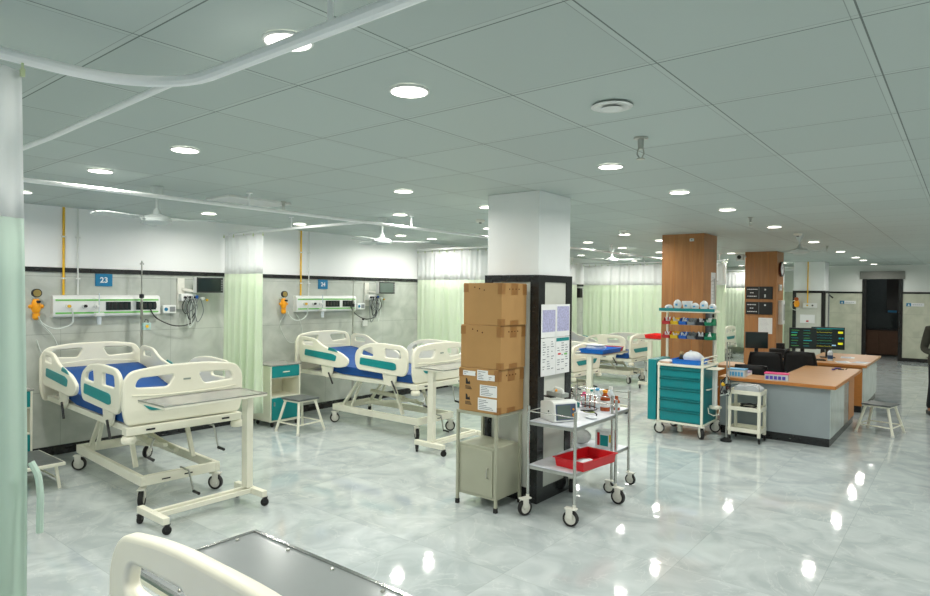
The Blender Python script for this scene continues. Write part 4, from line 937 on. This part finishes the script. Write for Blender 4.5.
MB().bar((-.05,-.12,.03),(-.05,-.12,.17),.05).build('pedestal', M_creamm, t)
for xp, zp in ((-.385,.17),(.255,.905)): MB().box(xp-.014,xp+.014,b-.02,b+.008,zp,1.60).build('rack_post', M_creamm, t, bevel=.003)
r_ = MB().box(-a-.17,a+.01,b-.16,b+.06,1.555,1.585).build('rack_shelf', M_creamm, t, bevel=.003); MB().box(-a-.172,a+.012,b-.162,b-.155,1.57,1.61).build('teal_edge', M_teal, r_)
MB().box(-.40,-a,b-.02,b+.0,.20,.23).build('rack_bracket', M_creamm, t)
for z in (1.395, 1.21): MB().box(-a-.12,a+.0,b-.03,b-.02,z-.01,z+.04).build('bin_rail', M_steel, t); 
CX, CY = -2.86, 8.21
cols = [(M_binr,'red'),(M_biny,'yellow'),(M_binb,'blue'),(M_bing,'grey'),(M_bink,'black'),(M_bingr,'green')]
for row, z in (('upper', 1.395), ('lower', 1.21)):
    for k, (m, cn) in enumerate(cols):
        x = CX-.305+k*.112; y = CY+b-.115-.03
        t = thing('storage_bin', '%s parts bin in the %s row of the crash cart rack' % (cn, row), 'bin', (x, y, z), group='storage bins on the cart rack')
        f = MB(); w = .05
        f.box(-w,w,-.06,.085,0,.004); f.prism([(-.06,0),(-.085,.04),(-.082,.045),(-.055,.004)], -w, w, 'yz'); f.box(-w,w,.08,.085,0,.085)
        f.prism([(-.06,0),(.085,0),(.085,.085),(.0,.085),(-.03,.05),(-.085,.04)], -w, -w+.003, 'yz'); f.prism([(-.06,0),(.085,0),(.085,.085),(.0,.085),(-.03,.05),(-.085,.04)], w-.003, w, 'yz')
        f.build('bin_shell', m, t)
        g = MB(); rr = random.Random(k*7+int(z*10))
        for q in range(7): g.bar((rr.uniform(-.035,.035),rr.uniform(-.04,.05),.012),(rr.uniform(-.035,.035),rr.uniform(-.04,.05),rr.uniform(.05,.10)),.012)
        g.build('contents', [M_bwhite,M_wp,M_seal,M_bing,M_bwhite,M_paper][(k+q) % 6], t)
for k, (dx, w, h, lab) in enumerate(((-.27,.055,.07,'small white packet at the left end of the rack top shelf'),(-.15,.055,.14,'folded white packet second from left on the rack top shelf'),(-.02,.07,.12,'tallest white cup-shaped pack on the rack top shelf'),(.085,.055,.10,'low white packet right of the tall pack on the rack top shelf'),(.20,.055,.13,'rounded white packet second from right on the rack top shelf'),(.31,.05,.09,'white blue-marked packet at the right end of the rack top shelf'))):
    t = thing('supply_packet', lab, 'packet', (CX+dx-.055, CY+b-.06, 1.586), group='supply packets on the rack top')
    if k == 2: MB().lathe([(0,0),(w*.6,0),(w,h),(w*.95,h),(0,h*.8)]).build('pack', M_bwhite, t)
    else: MB().ball((0,0,h*.5),w,(1,.8,h*.5/w)).build('pack', M_bwhite, t)
    MB().box(-.015,.015,-w*.8-.004,-w*.8+.002,h*.4,h*.6).build('blue_mark', M_lblue, t)
tray('plastic_tray', 'blue tray with white bag on top of the teal crash cart', CX+.07, CY-.06, .906, .34, .30, .06, M_trayb)
t = thing('plastic_bag', 'white rounded plastic bag in the blue tray on the cart', 'bag', (CX+.10, CY-.04, .915)); MB().ball((0,0,.07),.11,(1.15,.9,.75)).ball((.08,.02,.05),.06).build('bag', M_bwhite, t); MB().tube([(-.02,0,.12),(-.03,0,.16)],.015).build('knot', M_bwhite, t)
t = thing('small_bottle', 'tan and dark small bottle standing behind the bag on the cart', 'bottle', (CX-.07, CY+.03, .915)); MB().lathe([(0,0),(.03,0),(.03,.07),(.02,.09),(0,.09)]).build('body', M_dark, t); MB().ball((0,0,.11),.028).build('tan_top', mat('tan_top', (190, 160, 110), .5), t)
t = thing('document_stack', 'papers and folder lying at the left of the cart top', 'papers', (CX-.21, CY-.1, .906)); MB().box(-.10,.09,-.14,.12,0,.02).build('folder', mat('peach_folder', (200, 170, 150), .6), t); MB().box(-.08,.10,-.1,.14,.02,.03).build('papers', M_paper, t)

# small white three-tier trolley with kit
t = thing('utility_trolley', 'small cream three-tier trolley in front of the grey counter', 'trolley', (-2.12, 8.27, 0))
for s in (-1,1):
    for q in (-1,1):
        MB().box(s*.17-.018,s*.17+.018,q*.13-.014,q*.13+.014,.07,.62).build('post', M_creamm, t, bevel=.004); castor(t, s*.17, q*.13, 0, .024, a=-1, hub=M_rubber, fork=M_dark)
for z in (.12,.38,.58):
    f = MB().box(-.19,.19,-.15,.15,z,z+.012).box(-.19,.19,-.15,-.142,z+.012,z+.05).box(-.19,.19,.142,.15,z+.012,z+.05).box(-.19,-.182,-.142,.142,z+.012,z+.05).box(.182,.19,-.142,.142,z+.012,z+.05); f.build('tier', M_creamm, t, bevel=.003)
MB().tube(cat([(-.17,-.13,.62),(-.16,-.13,.70),(0,-.13,.72),(.15,-.13,.70),(.17,-.13,.62)]),.006).build('guard_hoop', M_steel, t)
t = thing('ecg_machine', 'grey flat recorder lying on the small cream trolley', 'machine', (-2.10, 8.27, .593)); MB().prism(rpoly([(-.15,.0),(.15,0),(.15,.06),(.08,.10),(-.15,.08)], .015, 3), -.11, .11, 'xz').build('case', mat('light_grey_case', (190, 196, 200), .4), t, bevel=.006); MB().box(-.1,.06,-.08,.08,.085,.09).build('cover', M_seal, t)
t = thing('cable_coil', 'black cable bundle on the middle tier of the small cream trolley', 'cable', (-2.10, 8.25, .393)); MB().tube([(.09*math.cos(a),.06*math.sin(a),.012+.002*k) for k, a in enumerate([i*PI/7 for i in range(30)])],.008).build('coil', M_dark, t); MB().tube(cat([(-.1,0,.03),(0,.05,.06),(.1,-.02,.05)]),.007).build('loose_end', M_dark, t)
t = thing('iv_pole', 'slim steel pole with tangled monitor leads beside the small cream trolley', 'pole', (-2.30, 8.04, 0))
MB().cyl((0,0,.05),(0,0,1.22),.008).build('rod', M_steel, t); MB().cyl((.03,0,.62),(.03,0,1.22),.005).build('second_rod', M_steel, t); MB().lathe([(0,0),(.065,0),(.065,.02),(.02,.05),(0,.05)]).build('base', M_dark, t)
for i in range(12):
    r_ = random.Random(i+40); p = [(0,0,.80)]+[(r_.uniform(-.065,.065),r_.uniform(-.08,.04),.80-.06*k+r_.uniform(-.03,.03)) for k in range(1,5)]
    MB().tube(cat(p,5),.0055,6).build('lead_wire', [M_cable,M_dark,M_tubecl,M_steel,M_dark][i % 5], t)
for c_, m in (((.02,-.03,.66),M_dbrown),((-.03,-.04,.70),M_yel),((.0,-.05,.60),M_dark)): MB().ball(c_,.025).build('electrode_clip', m, t)
t = ivpole(-2.78, 9.07, 'IV pole rising behind the right end of the crash cart rack', 2.02, 1.5)

# ------------------------------------------------------------------ nurse counter
t = thing('nurse_counter', 'L-shaped grey nurse counter with wood top in front of the office chairs', 'counter', (-1.26, 8.52, 0))
MB().prism([(-1.26,0),(0,0),(0,1.95),(-.62,1.95),(-.62,.42),(-1.26,.42)], .10, .70).build('body', M_grey, t)
MB().prism([(-1.25,.006),(-.006,.006),(-.006,1.94),(-.61,1.94),(-.61,.41),(-1.25,.41)], 0, .10).build('plinth', M_black, t)
MB().box(-.001,.004,.0,1.05,.10,.70).build('glossy_side', mat('glossy_side_laminate', (190, 202, 200), .08, var=.08, scale=5), t)
MB().box(-.001,.004,1.05,1.45,.10,.70).build('brown_side', mat('brown_gloss_panel', (120, 96, 80), .1, var=.08), t)
MB().box(-.001,.006,1.45,1.95,.10,.70).build('wood_side', M_wooded, t)
w = MB().prism([(-1.265,-.06),(.06,-.06),(.06,2.20),(-.66,2.20),(-.66,.44),(-1.265,.44)], .70, .738).build('worktop', M_woodt, t, bevel=.004)
MB().box(-1.265,.064,-.066,-.06,.698,.736).box(.06,.066,-.066,2.2,.698,.736).build('edge_band', M_wooded, w)
t = thing('nurse_desk', 'second wood desk beyond the near counter, with papers and bottle', 'desk', (-1.26, 11.38, 0))
MB().box(-.64,0,0,1.9,.10,.70).build('body', M_wooded, t); MB().box(-.62,-.01,.01,1.88,0,.10).build('plinth', M_black, t)
MB().box(0,.005,.02,1.9,.10,.70).build('glossy_side', MATS['glossy_side_laminate'], t)
w = MB().prism([(-.85,-.06),(.06,-.06),(.06,2.0),(-.85,2.0)], .70, .738).build('worktop', M_woodt, t, bevel=.004); MB().box(-.85,.064,-.066,-.06,.698,.736).build('edge_band', M_wooded, w)
t = thing('monitor_desk', 'long wood desk along the back of the nurse station under the monitors', 'desk', (-2.9, 11.5, 0))
MB().box(0,.72,0,1.5,.70,.738).build('worktop', M_woodt, t, bevel=.004); MB().box(.02,.70,.8,.84,.02,.70).build('back_panel', M_wooded, t); MB().box(.02,.05,.05,1.45,0,.70).build('end_panel', M_wooded, t); MB().box(.64,.67,.05,1.45,0,.70).build('end_panel', M_wooded, t)
t = thing('side_desk', 'curved-end wood desk at the left of the nurse station', 'desk', (-3.0, 9.76, 0))
MB().prism(rpoly([(0,0),(.30,0),(.36,.35),(.30,.62),(0,.62)], [.02,.2,.3,.2,.02], 8), .70, .745).build('worktop', M_woodt, t, bevel=.004); MB().box(.02,.05,.03,.58,0,.70).build('back_panel', M_wooded, t); MB().box(.05,.28,.06,.10,0,.70).build('end_panel', M_wooded, t)
MB().prism(rpoly([(.02,.0),(.29,.0),(.35,.35),(.3,.4)], [.02,.2,.3,.02], 8), .58, .70).build('apron', M_wooded, t)

# items on the counters
def lidbox(x, y, z, w, d, h, m, lid, lab, rz=0):
    t = thing('storage_box', lab, 'container', (x, y, z), rz, 'plastic containers on the counter')
    f = MB(); f.box(-w/2,w/2,-d/2,d/2,0,.003); e = .003
    f.box(-w/2,w/2,-d/2,-d/2+e,.003,h).box(-w/2,w/2,d/2-e,d/2,.003,h).box(-w/2,-w/2+e,-d/2+e,d/2-e,.003,h).box(w/2-e,w/2,-d/2+e,d/2-e,.003,h); f.build('tub', M_seal, t)
    MB().box(-w/2-.008,w/2+.008,-d/2-.008,d/2+.008,h,h+.012).build('lid', lid, t, bevel=.003)
    g = MB()
    for q in range(5): g.box(-w/2+.01+q*w*.18,-w/2+.01+q*w*.18+w*.14,-d/2-.0012,-d/2,.01,h*.7)
    g.build('contents', m, t)
    return t
lidbox(-1.86, 8.60, .739, .26, .14, .075, M_violet, M_pink, 'clear box with pink lid and violet contents on the counter', .1)
lidbox(-2.33, 8.62, .739, .20, .14, .09, M_lblue, M_lblue, 'clear box with light blue lid at the left of the counter')
t = thing('document_stack', 'pile of lilac and white papers at the left end of the counter', 'papers', (-2.37, 8.85, .739)); MB().box(-.13,.13,-.10,.10,0,.03).build('papers', M_paper, t); MB().box(-.11,.13,-.09,.10,.03,.05).build('lilac_folder', mat('lilac_folder', (180, 170, 200), .6), t)
f = MB()
t = thing('pen_cluster', 'scatter of dark pens and clips near the back corner of the counter', 'pens', (-1.42, 10.35, .739))
for i in range(7):
    rr = random.Random(i+3); x, y = rr.uniform(-.14,.12), rr.uniform(-.12,.12); a_ = rr.uniform(0,PI)
    MB().tube([(x,y,.008+i*.001),(x+.08*math.cos(a_),y+.08*math.sin(a_),.008+i*.001)],.007,6).build('pen', [M_dark,M_violet,M_dark,M_dbrown][i % 4], t)
t = thing('sanitiser_bottle', 'clear pump bottle with blue label on the second wood desk', 'bottle', (-1.75, 11.75, .739)); MB().lathe([(0,0),(.04,0),(.04,.14),(.015,.17),(0,.17)]).build('bottle', M_seal, t); MB().lathe([(.02,.03),(.041,.03),(.041,.09),(.02,.09)]).build('label', mat('navy_label', (40, 70, 110), .5), t); MB().cyl((0,0,.17),(0,0,.22),.008).box(-.03,.01,-.008,.008,.215,.228).build('pump', M_dark, t)
for x, y, rz, lab in ((-1.55,11.62,.3,'white loose papers at the front of the second wood desk'),(-1.32,11.72,-.2,'grey-white sheets at the right corner of the second wood desk'),(-1.6,12.5,.1,'white papers farther back on the second wood desk')):
    t = thing('document_stack', lab, 'papers', (x, y, .739), rz); MB().box(-.10,.10,-.14,.14,0,.006).build('sheets', M_paper, t); MB().box(-.09,.05,-.1,.12,.006,.009).build('top_sheet', mat('grey_sheet', (196, 200, 210), .7), t)
# central monitors
def screen(x, y, z, w, h, rz, lab, kind):
    t = thing('computer_monitor', lab, 'monitor', (x, y, z), rz, 'computer monitors at the nurse station')
    MB().box(-w/2,w/2,0,.035,.14,.14+h).build('housing', M_dark, t, bevel=.004)
    s = MB().box(-w/2+.012,w/2-.012,-.002,.0,.152,.14+h-.012).build('screen', M_screen, t)
    MB().box(-.03,.03,.02,.05,.0,.15).build('stand', M_dark, t); MB().box(-.11,.11,-.06,.1,0,.012).build('stand_base', M_dark, t)
    if kind:
        rr = random.Random(int(x*100)); gs = {'g': MB(), 't': MB(), 'y': MB(), 'w': MB()}
        rows = 7
        for r in range(rows):
            z_ = .14+h-.045-r*(h-.05)/rows
            if kind == 2:
                c = ['g','y','t','t','g','t','y'][r]; pts = [(-w/2+.02+q*.012, -.004, z_+.008*(1 if q % 6 == 3 else -.5 if q % 6 == 4 else 0)) for q in range(int(w*.62/.012))]
                gs[c].tube(pts, .0014, 4)
                if r in (1,5): gs['y'].box(w/2-.10,w/2-.03,-.004,-.002,z_-.012,z_+.022)
                if r == 3: gs['t'].box(w/2-.09,w/2-.06,-.004,-.002,z_-.01,z_+.012); gs['t'].box(w/2-.045,w/2-.02,-.004,-.002,z_-.01,z_+.012)
                if r == 6: gs['w'].box(w/2-.19,w/2-.13,-.004,-.002,z_+.01,z_+.03)
            else:
                for q in range(2):
                    xx = -w/2+.03+q*w*.45; c = 't' if (r+q) % 2 else 'g'
                    gs[c].box(xx,xx+w*(.2+.12*rr.random()),-.004,-.002,z_,z_+(.014 if rr.random() > .6 else .004))
        if kind == 2: gs['t'].box(-w/2+.015,w/2-.015,-.004,-.002,.14+h-.028,.14+h-.02)
        for c, m in (('g', led('trace_green', (90, 190, 90), .5)), ('t', led('trace_teal', (20, 150, 160), .5)), ('y', led('trace_yellow', (214, 214, 30), .9)), ('w', led('trace_white', (150, 190, 220), .6))):
            if len(gs[c].bm.verts): gs[c].build('trace_'+{'g':'green','t':'teal','y':'yellow','w':'white'}[c], m, s)
            else: gs[c].bm.free()
screen(-2.22, 12.12, .739, .42, .36, .35, 'dark central monitor with teal rows, left of the bright waveform screen', 1)
screen(-1.87, 12.30, .739, .50, .38, .25, 'bright waveform monitor with yellow readings at the nurse station', 2)
screen(-2.84, 11.62, .739, .36, .28, .4, 'black switched-off monitor in front of the second wood pillar', 0)
t = thing('keyboard', 'black keyboard in front of the central monitors', 'keyboard', (-2.0, 11.63, .739), .3); MB().box(-.2,.2,-.07,.07,0,.018).build('base', M_dark, t, bevel=.003)
f = MB()
for r in range(4):
    for c in range(12): f.box(-.185+c*.031,-.16+c*.031,-.055+r*.03,-.03+r*.03,.018,.023)
f.build('keys', M_bink, t)
t = thing('telephone', 'white desk telephone before the central monitors', 'telephone', (-2.22, 11.75, .739), .2); MB().prism(rpoly([(-.1,0),(.1,0),(.1,.06),(-.1,.03)], .01, 2), -.09, .09, 'yz').build('base', M_wp, t); MB().bar((-.07,-.06,.07),(-.07,.08,.085),.04,.03).build('handset', M_wp, t)
t = thing('printer', 'black box printer between the chairs and the central monitors', 'printer', (-2.50, 11.72, .739)); MB().box(-.14,.14,-.12,.12,0,.15).build('body', M_dark, t, bevel=.01); MB().box(-.09,.09,-.14,-.12,.03,.045).build('paper_slot', M_bink, t); MB().box(-.05,.06,-.02,.1,.15,.24).build('feeder', M_dark, t)
# chairs
def make_chair(lab):
    t = thing('office_chair', lab, 'chair', group='black mesh office chairs')
    MB().prism(rpoly([(-.24,-.23),(.24,-.23),(.24,.23),(-.24,.23)], .07), .43, .49).build('seat', M_mesh, t, bevel=.015)
    f = MB(); g = []
    for i in range(9):
        u = -1+2*i/8; col = []
        for k in range(7):
            v = k/6; w = .235-.03*v*v; col.append((u*w, .24+.035*(1-u*u)+.06*v, .58+.42*v-.02*u*u*(v > .9)))
        g.append([f.bm.verts.new(c) for c in col])
    for i in range(8):
        for k in range(6): f.bm.faces.new((g[i][k],g[i+1][k],g[i+1][k+1],g[i][k+1]))
    o = f.build('backrest', M_mesh, t); s = o.modifiers.new('s','SOLIDIFY'); s.thickness = .008
    fr = MB().tube(cat([(-.235,.24,.58),(-.235,.26,.75),(-.205,.30,.97),(-.16,.31,.995),(.16,.31,.995),(.205,.30,.97),(.235,.26,.75),(.235,.24,.58),(0,.275,.56)],4),.013).build('back_frame', M_dark, o)
    MB().tube(cat([(0,.30,.62),(0,.31,.52),(0,.15,.41)]),.018).build('back_support', M_dark, t)
    for s in (-1,1): MB().tube(cat([(s*.24,.12,.45),(s*.29,.10,.5),(s*.29,.06,.64),(s*.29,-.14,.66)]),.016).build('armrest', M_dark, t)
    MB().cyl((0,0,.10),(0,0,.43),.028).build('gas_lift', M_dark, t)
    for k in range(5):
        a_ = k*2*PI/5; l = MB().bar((0,0,.11),(.27*math.cos(a_),.27*math.sin(a_),.08),.04,.03).build('leg', M_dark, t); castor(t,.26*math.cos(a_),.26*math.sin(a_),0,.027,a=a_,hub=M_rubber,fork=M_dark)
    return t
ch = make_chair('black mesh office chair, left one of the pair inside the counter'); ch.location = (-2.40, 10.32, 0); ch.rotation_euler = (0,0,PI+.25); ch.scale = (1,1,.95)
dup(ch, (-1.98, 11.04, 0), PI-.1, 'black mesh office chair, right one nearer the bright monitor').scale = (1,1,.93)
dup(ch, (-2.33, 9.42, 0), PI+.1, 'black low office chair directly behind the counter top').scale = (.95,.95,.84)

# wood pillar fittings
t = thing('name_board', 'upper black name board on the second wood pillar', 'sign', (-3.30, 13.65, 1.84), group='black name boards')
def board(t, seed):
    MB().box(-.25,.25,-.022,-.003,-.125,.125).build('panel', M_dark, t, bevel=.003); MB().box(-.005,.002,-.024,-.022,-.12,.12).build('divider', M_bing, t)
    rr = random.Random(seed)
    for r in range(3):
        x = -.22+(.05 if r == 1 else 0); f = MB()
        while x < (-.12 if r == 1 else -.05):
            w_ = rr.uniform(.015,.035); f.box(x,min(x+w_,-.03),-.024,-.022,.062-r*.07,.078-r*.07); x += w_+.008
        f.build('lettering_line', M_paper, t)
    MB().box(.10,.13,-.024,-.022,.05,.08).build('symbol', M_paper, t)
    if seed == 1: MB().box(.10,.125,-.024,-.022,-.09,-.03).build('symbol', M_paper, t)
board(t, 1)
t = thing('name_board', 'lower black name board on the second wood pillar', 'sign', (-3.30, 13.65, 1.53), group='black name boards'); board(t, 2)
t = thing('paper_notice', 'white paper notice below the black boards on the second wood pillar', 'notice', (-3.18, 13.65, 1.18)); MB().box(-.13,.13,-.003,-.001,-.16,.16).build('sheet', M_paper, t); f = MB(); [f.box(-.11,.02+.01*(k % 5),-.004,-.003,.12-k*.025,.124-k*.025) for k in range(10)]; f.build('print', mat('faint_print', (180, 186, 190), .7), t)
t = thing('wall_clock', 'round black-rimmed wall clock on the right face of the second wood pillar', 'clock', (-2.98, 13.93, 2.32)); 
MB().lathe([(0,0),(.15,0),(.155,.02),(.15,.045),(.125,.045),(.122,.035),(0,.035)], (0,0,0), 32, 'x').build('rim', M_dbrown, t)
MB().lathe([(0,.036),(.123,.036),(.123,.038),(0,.038)], (0,0,0), 32, 'x').build('dial', M_paper, t); MB().bar((.04,0,0),(.04,.05,.05),.008,.002,up=(1,0,0)).bar((.04,0,0),(.04,-.02,.09),.006,.002,up=(1,0,0)).build('hands', M_dark, t)
t = thing('security_camera', 'white security camera at the top left corner of the second wood pillar', 'camera', (-3.66, 13.56, 2.56)); MB().box(-.06,.08,-.08,.06,-.07,.06).build('housing', M_wp, t, bevel=.01); MB().cyl((.01,-.08,0),(.01,-.095,0),.04,20).build('lens', M_dark, t); MB().box(.06,.1,.0,.09,.0,.03).build('bracket', M_wp, t)
t = thing('dispenser', 'white long dispenser on the right face of the second wood pillar', 'dispenser', (-2.98, 13.9, 1.45)); MB().box(.0,.08,-.11,.11,-.24,.24).build('case', M_wp, t, bevel=.01); MB().box(.08,.083,.0,.07,-.16,.16).build('window', M_bing, t)
t = thing('thermostat', 'small white control box under the clock', 'controller', (-2.98, 13.88, 1.95)); MB().box(.0,.03,-.09,.09,-.06,.06).build('case', M_wp, t, bevel=.004); MB().box(.03,.032,-.05,.03,-.02,.03).build('display', M_bing, t)
MB().box(-3.6,-2.96,13.62,13.64,2.60,2.62).bm.free()
t = thing('electrical_box', 'dark metal box on the right side of the first wood pillar behind the rack', 'box', (-2.95, 9.35, 1.45)); MB().box(.0,.06,-.12,.12,-.25,.15).build('case', mat('dark_metal_box', (96, 104, 110), .35, .6), t, bevel=.004); MB().box(.06,.064,-.08,.08,-.05,.1).build('door', M_bing, t)
t = thing('paper_notice', 'tall white paper strip on the right face of the first wood pillar', 'notice', (-2.95, 9.55, 1.86)); MB().box(.001,.003,-.09,.12,-.24,.26).build('sheet', M_paper, t); f = MB(); [f.box(.003,.0035,-.06,.05+.01*(k % 4),.18-k*.05,.186-k*.05) for k in range(7)]; f.build('print', MATS['faint_print'], t)
t = thing('motion_sensor', 'tiny white sensor near the top of the first wood pillar', 'sensor', (-3.12, 9.13, 2.58)); MB().box(-.03,.03,-.02,-.001,-.02,.02).build('case', M_wp, t, bevel=.004); MB().box(-.012,.012,-.023,-.02,-.008,.008).build('lens', M_bing, t)
# far pillar equipment
P2 = 18.332
t = thing('gas_pipe', 'yellow gas pipe on the far white pillar', 'pipe', (-3.26, P2-.016, 0)); MB().cyl((0,0,1.60),(0,0,HC-.004),.014,12).build('pipe', M_yel, t); MB().box(-.03,.03,-.005,.014,2.2,2.22).build('clip', M_wp, t)
t = thing('outlet_plate', 'white twin gas outlet on the far white pillar', 'outlet', (-3.20, P2-.002, 1.54)); MB().box(-.16,.16,-.04,0,-.06,.06).build('plate', M_wp, t, bevel=.005); MB().cyl((-.06,-.04,0),(-.06,-.06,0),.02).build('port', M_biny, t); MB().cyl((.06,-.04,0),(.06,-.06,0),.02).build('port', M_dark, t)
t = thing('suction_regulator', 'yellow regulator with coiled tube on the far white pillar', 'regulator', (-3.50, P2-.002, 1.6)); MB().lathe([(0,-.12),(.05,-.1),(.07,-.02),(.04,.08),(0,.09)], (0,-.075,0)).build('body', M_or, t); MB().cyl((0,-.13,.10),(0,-.09,.10),.05).build('gauge', M_brown, t); MB().tube([(-.03+.12*math.cos(a_),-.06,-.06+.13*math.sin(a_)) for a_ in [k*PI/6 for k in range(12)]],.008,6,True).build('coiled_tube', M_tubecl, t)
t = thing('paper_notice', 'white notice with red mark low on the far white pillar', 'notice', (-3.26, P2-.008, 1.18)); MB().box(-.17,.17,-.003,0,-.10,.12).build('sheet', M_paper, t); MB().box(-.03,.03,-.0045,-.003,-.07,-.03).build('red_mark', M_binr, t)
def roomsign(x, z, lab):
    t = thing('room_sign', lab, 'sign', (x, FY, z), group='door signs on the far wall'); MB().box(-.20,.20,-.012,-.001,-.045,.045).build('plate', M_paper, t); MB().box(-.20,-.09,-.0135,-.012,-.045,.045).build('teal_block', M_signb, t); MB().prism([(-.17,-.03),(-.12,-.03),(-.145,.03)], -.0145, -.0135, 'xz').build('arrow', M_paper, t)
    f = MB(); [f.box(-.06+q*.045,-.025+q*.045,-.0135,-.012,-.01,.012) for q in range(5)]; f.build('lettering', MATS['faint_print'], t)
roomsign(-2.73, 1.61, 'white and teal sign left of the far doorway'); roomsign(-1.14, 1.57, 'white and teal sign right of the far doorway')
t = thing('wall_lamp_arm', 'thin dark pole beside the far white pillar', 'pole', (-2.80, 18.5, 0)); MB().cyl((0,0,.02),(0,0,1.85),.012).build('pole', M_bing, t); MB().lathe([(0,0),(.06,0),(.06,.02),(0,.03)]).build('base', M_dark, t); MB().bar((0,0,1.82),(.09,-.02,1.74),.03).build('head', M_dark, t)

# ------------------------------------------------------------------ person
def skin_mesh(name, verts, edges, radii, m, parent, sub=2, root=0):
    me = bpy.data.meshes.new(name); me.from_pydata(verts, edges, []); me.materials.append(m)
    o = bpy.data.objects.new(name, me); C.objects.link(o); 
    if parent: o.parent = parent
    s = o.modifiers.new('skin', 'SKIN'); s.use_smooth_shade = True
    for i, r in enumerate(radii):
        v = me.skin_vertices[0].data[i]; v.radius = r if isinstance(r, tuple) else (r, r)
    me.skin_vertices[0].data[root].use_root = True
    q = o.modifiers.new('sub', 'SUBSURF'); q.levels = sub; q.render_levels = sub
    return o
per = thing('person', 'person in dark olive jacket and black trousers at the right edge', 'person', (-.31, 12.0, 0), 0)
# body faces +x..., turned away from viewer slightly; arms bent in front
V = [(0,0,.95),(0,0,1.10),(0,0,1.28),(0,0,1.42),(0,-.005,1.50),(0,-.02,1.62)]
E_ = [(0,1),(1,2),(2,3),(3,4),(4,5)]; Rr = [(.14,.10),(.13,.095),(.15,.10),(.11,.075),(.05,.05),(.075,.09)]
for s in (-1, 1):
    n = len(V); V += [(s*.17,0,1.40),(s*.225,.03,1.06),(s*.16,-.17,1.02),(s*.13,-.23,1.01)]; E_ += [(3,n),(n,n+1),(n+1,n+2),(n+2,n+3)]; Rr += [.055,.042,.03,.026]
    n = len(V); V += [(s*.09,0,.88),(s*.10,-.01,.50),(s*.135,.02,.09),(s*.145,-.10,.035)]; E_ += [(0,n),(n,n+1),(n+1,n+2),(n+2,n+3)]; Rr += [.085,.055,.04,.035]
body = skin_mesh('body', V, E_, Rr, M_skin, per)
hd = MB().ball((0,-.02,1.635),.10,(.80,.95,1.12),20).ball((0,-.118,1.62),.016,(.8,1,1.5)).ball((-.083,-.01,1.63),.02,(.4,1,1.4)).ball((.083,-.01,1.63),.02,(.4,1,1.4)).build('head', M_skin, per)
MB().ball((-.032,-.105,1.65),.012).ball((.032,-.105,1.65),.012).build('eyes', M_dark, hd); MB().ball((0,-.108,1.585),.02,(1.2,.4,.35)).build('mouth', mat('lips', (140, 80, 70), .5), hd)
MB().ball((0,.0,1.665),.105,(.86,.98,1.0),20).build('hair', M_hair, per)
for s in (-1, 1):
    W0 = Vector((s*.13,-.23,1.01)); vs = [W0, W0+Vector((-s*.015,-.05,-.005)), W0+Vector((-s*.02,-.085,-.01))]; es = [(0,1),(1,2)]; rs = [.024,(.034,.016),(.034,.015)]
    h = skin_mesh('hand', [tuple(v) for v in vs], es, rs, M_skin, per, 2)
    for k in range(4):
        b0 = W0+Vector((-s*.02+(k-1.5)*.018,-.085,-.01)); Lf = [.062,.072,.068,.052][k]
        skin_mesh('finger', [tuple(b0),tuple(b0+Vector((0,-Lf*.5,-.008))),tuple(b0+Vector((0,-Lf*.85,-.03))),tuple(b0+Vector((0,-Lf*.9,-.048)))], [(0,1),(1,2),(2,3)], [.0095,.009,.008,.007], M_skin, h, 2)
    b0 = W0+Vector((-s*.04,-.035,0)); skin_mesh('thumb', [tuple(b0),tuple(b0+Vector((-s*.025,-.03,.0))),tuple(b0+Vector((-s*.028,-.06,-.01)))], [(0,1),(1,2)], [.012,.0105,.009], M_skin, h, 2)
V = [(0,0,.74),(0,0,.95),(0,0,1.10),(0,0,1.28),(0,0,1.43),(0,0,1.475)]; E_ = [(0,1),(1,2),(2,3),(3,4),(4,5)]; Rr = [(.22,.15),(.20,.135),(.165,.12),(.18,.125),(.12,.09),(.065,.065)]
for s in (-1, 1):
    n = len(V); V += [(s*.17,0,1.40),(s*.235,.03,1.06),(s*.165,-.17,1.02),(s*.145,-.20,1.015)]; E_ += [(4,n),(n,n+1),(n+1,n+2),(n+2,n+3)]; Rr += [.075,.062,.046,.044]
skin_mesh('jacket', V, E_, Rr, M_jack, per)
V = [(0,0,.97)]; E_ = []; Rr = [(.155,.11)]
for s in (-1, 1):
    n = len(V); V += [(s*.085,0,.86),(s*.10,-.01,.50),(s*.135,.02,.08)]; E_ += [(0,n),(n,n+1),(n+1,n+2)]; Rr += [.098,.072,.062]
skin_mesh('trousers', V, E_, Rr, M_trou, per)
for s in (-1, 1):
    MB().prism(rpoly([(s*.135-.045,-.17),(s*.135+.045,-.17),(s*.135+.045,.09),(s*.135-.045,.09)], .035), 0, .07).build('shoe', M_dark, per, bevel=.015)
per.rotation_euler = (0, 0, .3); per.scale = (.94, .94, .93)

# ------------------------------------------------------------------ world & view
w = bpy.data.worlds.new('world'); bpy.context.scene.world = w; w.use_nodes = True
w.node_tree.nodes['Background'].inputs[0].default_value = (.8, .9, 1, 1); w.node_tree.nodes['Background'].inputs[1].default_value = .3
sc = bpy.context.scene
sc.view_settings.view_transform = 'Standard'; sc.view_settings.look = 'None'; sc.view_settings.gamma = 1; sc.view_settings.use_curve_mapping = False
sc.view_settings.exposure = -0.45
sc.cycles.use_denoising = True
sc.cycles.max_bounces = 10; sc.cycles.diffuse_bounces = 6; sc.cycles.glossy_bounces = 4; sc.cycles.transparent_max_bounces = 12
sc.cycles.sample_clamp_indirect = 6
